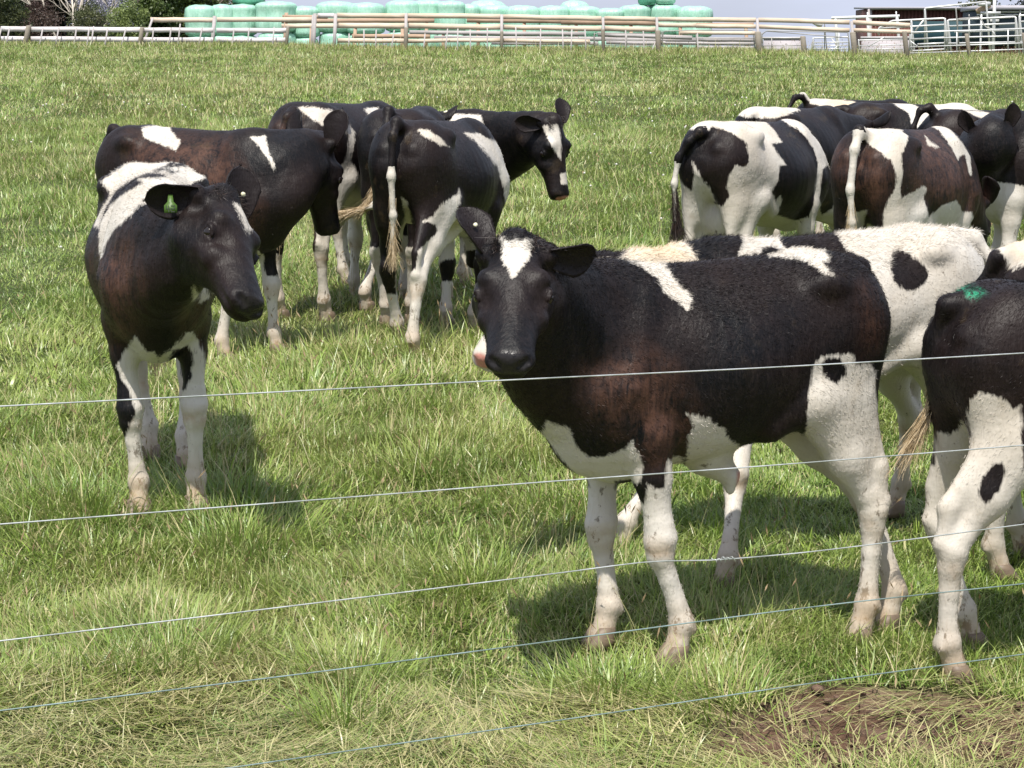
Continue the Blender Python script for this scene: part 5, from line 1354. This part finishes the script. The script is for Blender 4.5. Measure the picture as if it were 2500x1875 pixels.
gate('thin dark pipe gate in front of the last green bales', 1.2, [(1613, 118), (1620, 76), (1700, 74), (1838, 73), (1843, 120)], [[(1616, 92), (1842, 93)], [(1616, 105), (1842, 107)], [(1700, 75), (1700, 116)]], 1.2, PIPE_D, feet=((1616, 76), (1842, 74)))
gate('thin pipe gate with a long slanting top bar, left of the short post', 1.0, [(1858, 130), (1860, 84), (1872, 75), (2070, 79)], [[(1872, 76), (2070, 92)], [(1862, 93), (1955, 93)], [(1884, 90), (1884, 128)], [(1862, 112), (1955, 111)]], 1.2, PIPE_D, feet=((1860, 80), (2070, 78)))
gate('small silver yard gate with a diagonal strut between the two round posts', 2.5, [(1985, 126), (1985, 93), (2072, 90), (2072, 126)], [[(1985, 104), (2072, 103)], [(1985, 111), (2072, 111)], [(1985, 119), (2072, 119)], [(2048, 80), (2048, 126)], [(2030, 94), (2044, 112)], [(2044, 112), (2032, 128)]], 1.5, feet=((1985, 92), (2072, 90)))
gate('silver rails in front of the low concrete wall beside the red shed', 2.5, [(2096, 124), (2096, 98), (2205, 96)], [[(2096, 112), (2205, 109)], [(2096, 121), (2205, 119)], [(2120, 114), (2160, 90)]], 1.4, feet=((2096, 96), (2205, 94)))
# white plastic pipe carried along the shed, with its stands
wp = gate('thick white pipe running level in front of the red shed', 8, [(2030, 44), (2100, 41.5), (2196, 39)], [[(2118, 41), (2118, 30)], [(2188, 39), (2188, 28)]], 3.4, simple('white_pipe', (.80, .80, .80), .35), 'white_pipe', 1.6, feet=((2040, 46), (2118, 42), (2190, 40)), cat='pipe')
# lamp on an arm
t = gate('small floodlight on a thin stem beside the end of the pine rails', 1.5, [(2013, 120), (2013, 50), (1998, 56)], [], 1.1, PIPE_D, 'yard_lamp', feet=((2013, 54),), cat='lamp')
p = at(1996, 58, yf(1996, 1.5)) - np.array(t.location); MB().box(p, (.19, .16, .09), .2, 0, .5).build('lamp_housing', simple('lamp_grey', (.75, .73, .68), .4), t)
# mast with fittings
o = gp(2411, yf(2411, 9)); t = thing('mast', o, 0, 'tall steel mast with lamps and a bracket rising above the shed roof', 'mast')
z1 = at(2411, -60, yf(2411, 9))[2] - o[2]
MB().tube([[0, 0, -.3], [0, 0, z1]], [.045, .04], 10).build('pole', PIPE, t, True)
zz = at(2411, 20, yf(2411, 9))[2] - o[2]
MB().box((-.28, 0, zz), (.36, .2, .13), 0, 0, -.5).build('lamp_housing', simple('tan_metal', (.45, .33, .22), .5), t); MB().box((-.12, -.1, zz - .12), (.5, .12, .07), 0).build('bracket', PIPE, t); MB().box((-.3, -.2, zz + .1), (.3, .12, .1), .2, .2).build('lamp_housing', PIPE, t)
MB().tube([[0, 0, zz + .3], [.9, 0, zz + .42]], .015, 6).build('arm', PIPE, t, True)

# shed
def corr(name, a, b_):
    m, nt, b = new_mat(name); co = nd(nt, 'ShaderNodeTexCoord').outputs['Object']
    n = noise(nt, scaled(nt, co, (1.5, 1, .6)), 2.2, 5, .7).outputs[0]
    nt.links.new(mix(nt, n, (*a, 1), (*b_, 1)), b.inputs['Base Color']); b.inputs['Roughness'].default_value = .7
    return m
SHED_RED = corr('dark_red_cladding', (.075, .022, .018), (.16, .065, .05)); SHED_TEAL = corr('dark_teal_cladding', (.008, .035, .05), (.02, .07, .085)); ROOF = corr('grey_roof', (.34, .33, .36), (.45, .44, .48))
Ys = 70.0; o = gp(2330, Ys); shed = thing('farm_shed', o, 0, 'long low shed with dark red cladding and dark teal panels behind the silver gates', 'shed')
def Z(py, Y=Ys): return at(1250, py, Y)[2] - o[2]
def Xs(px, Y=Ys): return (px - 1250) / F_PX * Y - o[0]
xl, xr = Xs(2113), Xs(2640)
MB().box(((xl+xr)/2, 1.5, Z(20)/2 - .3), (xr-xl, 3.0, Z(20) + .6)).build('wall', SHED_RED, shed)
mb = MB()
for i in range(60): mb.box((xl + (xr-xl)*(i+.5)/60, -.02, Z(20)/2 - .3), ((xr-xl)/120, .04, Z(20)+.55))
mb.build('cladding_rib', SHED_RED, shed)
MB().box(((Xs(2210)+xr)/2, -.08, (Z(52)+Z(112))/2), (xr-Xs(2210), .07, Z(52)-Z(112))).build('lower_panel', SHED_TEAL, shed)
MB().box(((xl+xr)/2, 1.4, Z(18.5)+.02), (xr-xl+.1, 3.4, .06), 0, .02).build('roof', ROOF, shed)
MB().box((xl - .03, -.06, Z(20)/2 - .3), (.12, .12, Z(20)+.55)).build('corner_post', GREY_BOARD, shed)
MB().tube([[xl, -.18, Z(21)], [xr, -.18, Z(22.5)]], .045, 8).build('gutter', PIPE_D, shed, True)
Y2 = 64.0; o = gp(2480, Y2); tr = thing('stock_trailer', o, 0, 'grey roofed stock crate with dark openings at the right edge behind the gates', 'trailer')
def Z(py, Y=Y2): return at(1250, py, Y)[2] - o[2]
xl, xr = Xs(2418, Y2) + gp(2330, Ys)[0] - o[0], Xs(2640, Y2) + gp(2330, Ys)[0] - o[0]
MB().box(((xl+xr)/2, 1, (Z(24)+Z(112))/2), (xr-xl, 2.0, Z(24)-Z(112))).build('body', corr('dark_crate', (.012, .03, .04), (.03, .05, .06)), tr)
MB().box(((xl+xr)/2, .95, Z(19)), (xr-xl+.1, 2.3, .13)).build('roof', ROOF, tr)
for py in (29, 36): MB().box(((xl+xr)/2, -.04, Z(py)), (xr-xl, .06, .045)).build('rail', PIPE, tr)
for px, py in ((2458, 37), (2460, 51), (2494, 38)): MB().box((Xs(px, Y2) + gp(2330, Ys)[0] - o[0], -.05, Z(py)), (.26, .05, .09)).build('opening', simple('pale_slot', (.5, .5, .48), .5), tr)
for px in (2427, 2520): MB().tube([[Xs(px, Y2) + gp(2330, Ys)[0] - o[0], -.12, Z(18)], [Xs(px, Y2) + gp(2330, Ys)[0] - o[0], -.12, -.3]], .03, 8).build('stanchion', PIPE, tr, True)

# wrapped bales
def bale_mat(name, a, b_):
    m, nt, b = new_mat(name); co = nd(nt, 'ShaderNodeTexCoord').outputs['Object']
    n = noise(nt, scaled(nt, co, (2.5, 2.5, .8)), 2.0, 4, .65).outputs[0]
    nt.links.new(mix(nt, maprange(nt, n, .3, .7), (*a, 1), (*b_, 1)), b.inputs['Base Color'])
    b.inputs['Roughness'].default_value = .26; b.inputs['Specular IOR Level'].default_value = .6
    w = noise(nt, scaled(nt, co, (7, 7, 1.6)), 2.0, 4, .6).outputs[0]
    nt.links.new(bump(nt, w, .8, .05), b.inputs['Normal'])
    tr = nd(nt, 'ShaderNodeBsdfTranslucent', {0: (*b_, 1)}); mx = nd(nt, 'ShaderNodeMixShader', {0: .12, 1: b.outputs[0], 2: tr.outputs[0]})
    nt.links.new(mx.outputs[0], nt.nodes['Material Output'].inputs['Surface'])
    return m
BALE = bale_mat('pale_green_wrap', (.32, .62, .47), (.50, .78, .63)); BALE_D = bale_mat('darker_green_wrap', (.08, .30, .19), (.14, .42, .28))
def bale_mesh(name, r, h, seed, mat, parent):
    rg = np.random.default_rng(seed); n = 40; prof = []
    for t in np.linspace(0, 1, 17):
        e = abs(2*t - 1); rad = r * (1 - .0 * e) * (1 - max(0, (e - .72) / .28) ** 2.6 * .30) * (1 + .025 * math.sin(t * 9 + seed)); prof.append((rad, h * t))
    prof = [(r*.35, -.0), ] + prof + [(r*.35, h * 1.02)]
    V = []; ph = rg.uniform(0, 6.3, 4)
    for rad, z in prof:
        for k in range(n):
            a = 2*math.pi*k/n
            q = 1 + .025*math.sin(3*a+ph[0]) + .018*math.sin(7*a+ph[1]+z*2) + .012*math.sin(13*a+ph[2])
            V.append([rad*q*math.cos(a), rad*q*math.sin(a), z + .02*math.sin(2*a+ph[3])*(rad < r*.5)])
    m = len(prof); Q = [[i*n+k, i*n+(k+1) % n, (i+1)*n+(k+1) % n, (i+1)*n+k] for i in range(m-1) for k in range(n)]
    V.append([0, 0, -.0]); V.append([0, 0, h*1.03]); c = m*n
    T = [[c, (k+1) % n, k] for k in range(n)] + [[c+1, (m-1)*n+k, (m-1)*n+(k+1) % n] for k in range(n)]
    return mesh_np(name, np.array(V), [np.array(Q), np.array(T)], mat, parent, True)
def bale(px, ytop, Y, level, label, group, wpx=76, mat=None, seed=0, h=1.15):
    top = at(px, ytop, Y); x = (px - 1250) / F_PX * Y
    b = bale_mesh('hay_bale', wpx * Y / F_PX / 2 * 1.17, h, seed, mat or BALE, None); b.location = (x, Y, top[2] - h)
    tag(b, label, 'bale', group)
    return top[2] - h
tops = [(500, 14, 64, 'leftmost green wrapped bale of the upper row, with a slumped outline'), (553, 12.5, 52, None), (602, 12, 62, None), (683, 5, 84, 'largest pale bale of the upper row, right of the raised dark bale'), (752, 17, 58, None), (827, 5, 80, None), (898, 8.5, 78, 'green bale just left of the gap in the row'),
        (988, 3, 74, 'green bale just right of the gap in the row'), (1048, 2, 66, None), (1102, 4, 60, None), (1150, 12, 42, None), (1207, 14, 72, None), (1275, 15.5, 74, None), (1349, 16, 70, None), (1421, 17, 74, None), (1487, 22, 60, None), (1547, 14, 66, None), (1616, 12, 72, 'green bale carrying the two raised bales near the right end of the row'), (1688, 17, 74, 'last green bale at the right end of the row')]
for i, (px, yt, w, lb) in enumerate(tops):
    Y = 84 + (i % 3) * .25
    zb = bale(px, yt, Y, 1, lb or 'pale green wrapped bale in the upper row behind the board fence', 'green wrapped bales of the upper row', w, BALE, 40 + i)
    x = (px - 1250) / F_PX * Y
    b = bale_mesh('hay_bale', w * Y / F_PX / 2 * 1.06, zb - float(gz(x, Y)) + .06, 80 + i, BALE, None); b.location = (x, Y - .05, float(gz(x, Y)) - .05)
    tag(b, 'pale green wrapped bale in the lower row, seen only through the fence rails', 'bale', 'green wrapped bales of the lower row')
for px, yt, w, Y, lb, mt_ in ((618, -60, 76, 85.5, 'dark green bale raised on top of the row at the left', BALE_D), (1190, 4, 82, 87.5, 'bale showing low behind the upper row left of the middle', BALE), (1400, 5, 62, 87.5, 'bale with a bright glint showing behind the upper row', BALE), (1575, -62, 44, 84.2, 'left one of two bales raised side by side near the right end', BALE_D), (1618, -62, 52, 84.3, 'right one of two bales raised side by side near the right end', BALE)):
    yb = {618: 14, 1575: 13, 1618: 11}.get(px)
    if yb is not None:
        z0 = at(px, yb, Y)[2]; b = bale_mesh('hay_bale', w * Y / F_PX / 2 * 1.04, 1.1, int(px), mt_, None); b.location = ((px-1250)/F_PX*Y, Y, z0); tag(b, lb, 'bale', None)
    else: bale(px, yt, Y, 1, lb, None, w, mt_, px, 2.2)

# trees and shrubs on the left
def leaf_mat(name, a, b_, tr_=.3):
    m, nt, b = new_mat(name)
    pos = nd(nt, 'ShaderNodeNewGeometry').outputs['Position']; n = noise(nt, pos, 1.6, 3, .6).outputs[0]; n2 = noise(nt, pos, 14, 2, .6).outputs[0]
    c = mix(nt, maprange(nt, math_(nt, 'ADD', math_(nt, 'MULTIPLY', n, .6), math_(nt, 'MULTIPLY', n2, .4)), .38, .62), (*a, 1), (*b_, 1))
    nt.links.new(c, b.inputs['Base Color']); b.inputs['Roughness'].default_value = .5
    t = nd(nt, 'ShaderNodeBsdfTranslucent', {0: c}); mx = nd(nt, 'ShaderNodeMixShader', {0: tr_, 1: b.outputs[0], 2: t.outputs[0]})
    nt.links.new(mx.outputs[0], nt.nodes['Material Output'].inputs['Surface'])
    return m
BARK = wood_mat('bark', (.10, .08, .06), (.17, .14, .11)); PALE_BARK = wood_mat('pale_bark', (.50, .44, .36), (.62, .56, .48))
def branch(mb, p, d, L, r, depth, rg, tips, spread=.6):
    n = 5; pts = [p]; dd = np.array(d, float)
    for i in range(n):
        dd = unit(dd + rg.normal(0, .12, 3)); pts.append(pts[-1] + dd * L / n)
    mb.tube(pts, np.linspace(r, r*.55, n+1), 6)
    tips.append((pts[-1], dd)); tips.append((pts[-3], dd))
    if depth > 0:
        for _ in range(rg.integers(2, 4)):
            k = rg.integers(2, n+1); nd_ = unit(dd + rg.normal(0, spread, 3) + np.array([0, 0, .15])); branch(mb, pts[k], nd_, L*rg.uniform(.55, .8), r*.5, depth-1, rg, tips, spread)
def tree(name, px, Y, H, W, mat, label, cat='tree', nleaf=14000, leaf=.10, seed=1, trunk_h=.25, D=None, base=0.0, bark=None, group=None):
    rg = np.random.default_rng(seed); o = gp(px, Y); t = thing(name, o, 0, label, cat, group); D = D or W
    mb = MB(); tips = []
    for i in range(4):
        branch(mb, np.array([rg.normal(0, .1), rg.normal(0, .1), -.1]), unit([rg.normal(0, .35), rg.normal(0, .3), 1]), H*.45, .09*H/5, 2, rg, tips)
    mb.build('trunk', bark or BARK, t, True)
    nc = 60; C = []
    while len(C) < nc:
        q = rg.uniform(-1, 1, 3)
        if np.linalg.norm(q) < 1: C.append([q[0]*W/2*.85, q[1]*D/2*.85, base + (H-base)*(.5+.46*q[2])])
    C = np.array(C); R = rg.uniform(.10, .24, nc) * min(W, H)
    ci = rg.integers(0, nc, nleaf); u = rg.normal(0, 1, (nleaf, 3)); u /= np.linalg.norm(u, axis=1)[:, None]
    P = C[ci] + u * (R[ci] * rg.uniform(.55, 1.08, nleaf))[:, None] * np.array([1, 1, .8])
    P = P[P[:, 2] > .05]; n = len(P)
    a = rg.normal(0, 1, (n, 3)); a /= np.linalg.norm(a, axis=1)[:, None]; b = np.cross(a, rg.normal(0, 1, (n, 3))); b /= np.linalg.norm(b, axis=1)[:, None]
    l = (leaf * rg.uniform(.6, 1.3, n))[:, None]
    V = np.stack([P - a*l*.5, P + b*l*.28, P + a*l*.5, P - b*l*.28], 1).reshape(-1, 3)
    mesh_np('crown', V, np.arange(len(V)).reshape(-1, 4), mat, t, False, check=False)
    return t
DARK_LEAF = leaf_mat('dark_evergreen', (.006, .010, .008), (.022, .032, .018), .1); MID_LEAF = leaf_mat('mid_leaf', (.030, .060, .014), (.13, .17, .035)); OLIVE_LEAF = leaf_mat('olive_leaf', (.035, .055, .02), (.14, .15, .06)); RED_LEAF = leaf_mat('reddish_twig', (.055, .030, .024), (.12, .08, .06))
LILAC = leaf_mat('pale_dead_twig', (.30, .28, .34), (.62, .62, .74), .2)
tree('evergreen_tree', 45, 92, 6.5, 5.5, DARK_LEAF, 'tall nearly black evergreen at the left edge behind the olive bush', nleaf=52000, leaf=.16, seed=2)
tree('evergreen_tree', 150, 95, 6.8, 5.0, DARK_LEAF, 'tall nearly black evergreen behind the bare pale branches', nleaf=52000, leaf=.16, seed=3)
tree('evergreen_tree', 330, 97, 6.2, 4.4, DARK_LEAF, 'dark tree behind the broad green shrub and the grey thicket', nleaf=36000, leaf=.16, seed=4)
tree('bush', 14, 74, 2.55, 1.9, OLIVE_LEAF, 'rounded olive green bush at the far left edge behind the limewashed fence', 'bush', 12000, .09, 5)
tree('bush', 112, 76, 1.95, 1.6, RED_LEAF, 'low reddish brown bush between the olive bush and the bare branches', 'bush', 9000, .06, 6)
tree('shrub', 268, 84, 4.2, 2.4, LILAC, 'grey lilac thicket of fine dead twigs right of the bare branches', 'shrub', 13000, .075, 7)
tree('shrub', 378, 86, 4.8, 2.9, MID_LEAF, 'broad leafy green shrub rising above the single pine rail', 'shrub', 44000, .14, 8)
tree('shrub', 470, 90, 4.6, 2.6, MID_LEAF, 'green shrub just behind the leftmost bales', 'shrub', 20000, .12, 9)
tree('shrub', 545, 95, 4.4, 2.4, OLIVE_LEAF, 'dull green shrub behind the raised dark bale', 'shrub', 12000, .12, 19)
tree('bush', 325, 72, 1.75, 1.5, leaf_mat('elder', (.05, .09, .02), (.30, .36, .12)), 'small bush with cream flower heads just behind the brace of the pine rail', 'bush', 8000, .08, 10)
tree('bush', 232, 74, 1.65, 1.5, OLIVE_LEAF, 'low weedy bush below the grey lilac thicket', 'bush', 7000, .07, 11)
o = gp(175, 80); bt = thing('bare_tree', o, 0, 'leafless tree with forked pale branches in front of the dark evergreens', 'tree')
mb = MB(); rg = np.random.default_rng(5)
for dx, dirx in ((-.1, -.28), (.35, -.12), (.5, .25), (.15, .1), (.7, .5)):
    tips = []; branch(mb, np.array([dx, 0, -.1]), unit([dirx, rg.normal(0, .15), 1]), 2.3, .055, 3, rg, tips, .5)
mb.build('branches', PALE_BARK, bt, True)
tree('evergreen_tree', 2372, 130, 5.3, 3.6, OLIVE_LEAF, 'round olive tree top showing above the shed beside the mast', nleaf=9000, leaf=.2, seed=12)
tree('evergreen_tree', 2560, 125, 5.6, 5.0, DARK_LEAF, 'dark tree top above the grey trailer roof at the right edge', nleaf=12000, leaf=.18, seed=13)
# tall weeds along the foot of the fences
ch = []
for _ in range(2):
    px = RNG.uniform(-60, 2560, 5200); off = RNG.uniform(-1.6, .5, 5200); Y = np.array([yf(a, b) for a, b in zip(px, off)]); x = (px - 1250) / F_PX * Y
    k = RNG.random(len(x)) < .25 + .9 * N3(x * 2, Y * 2); x, Y = x[k], Y[k]; n = len(x)
    ch.append(blades(x, Y, RNG.uniform(.05, .22, n), np.full(n, .013), RNG.uniform(0, 6.28, n), np.abs(RNG.normal(.15, .2, n)), RNG.uniform(0, .7, n), 2, np.where(RNG.random(n) < .55, RNG.uniform(.5, 1, n), .15)))
wd = pack('fence_weeds', ch); tag(wd, 'rank grass and weeds along the foot of the far fences', 'weeds', kind='stuff')
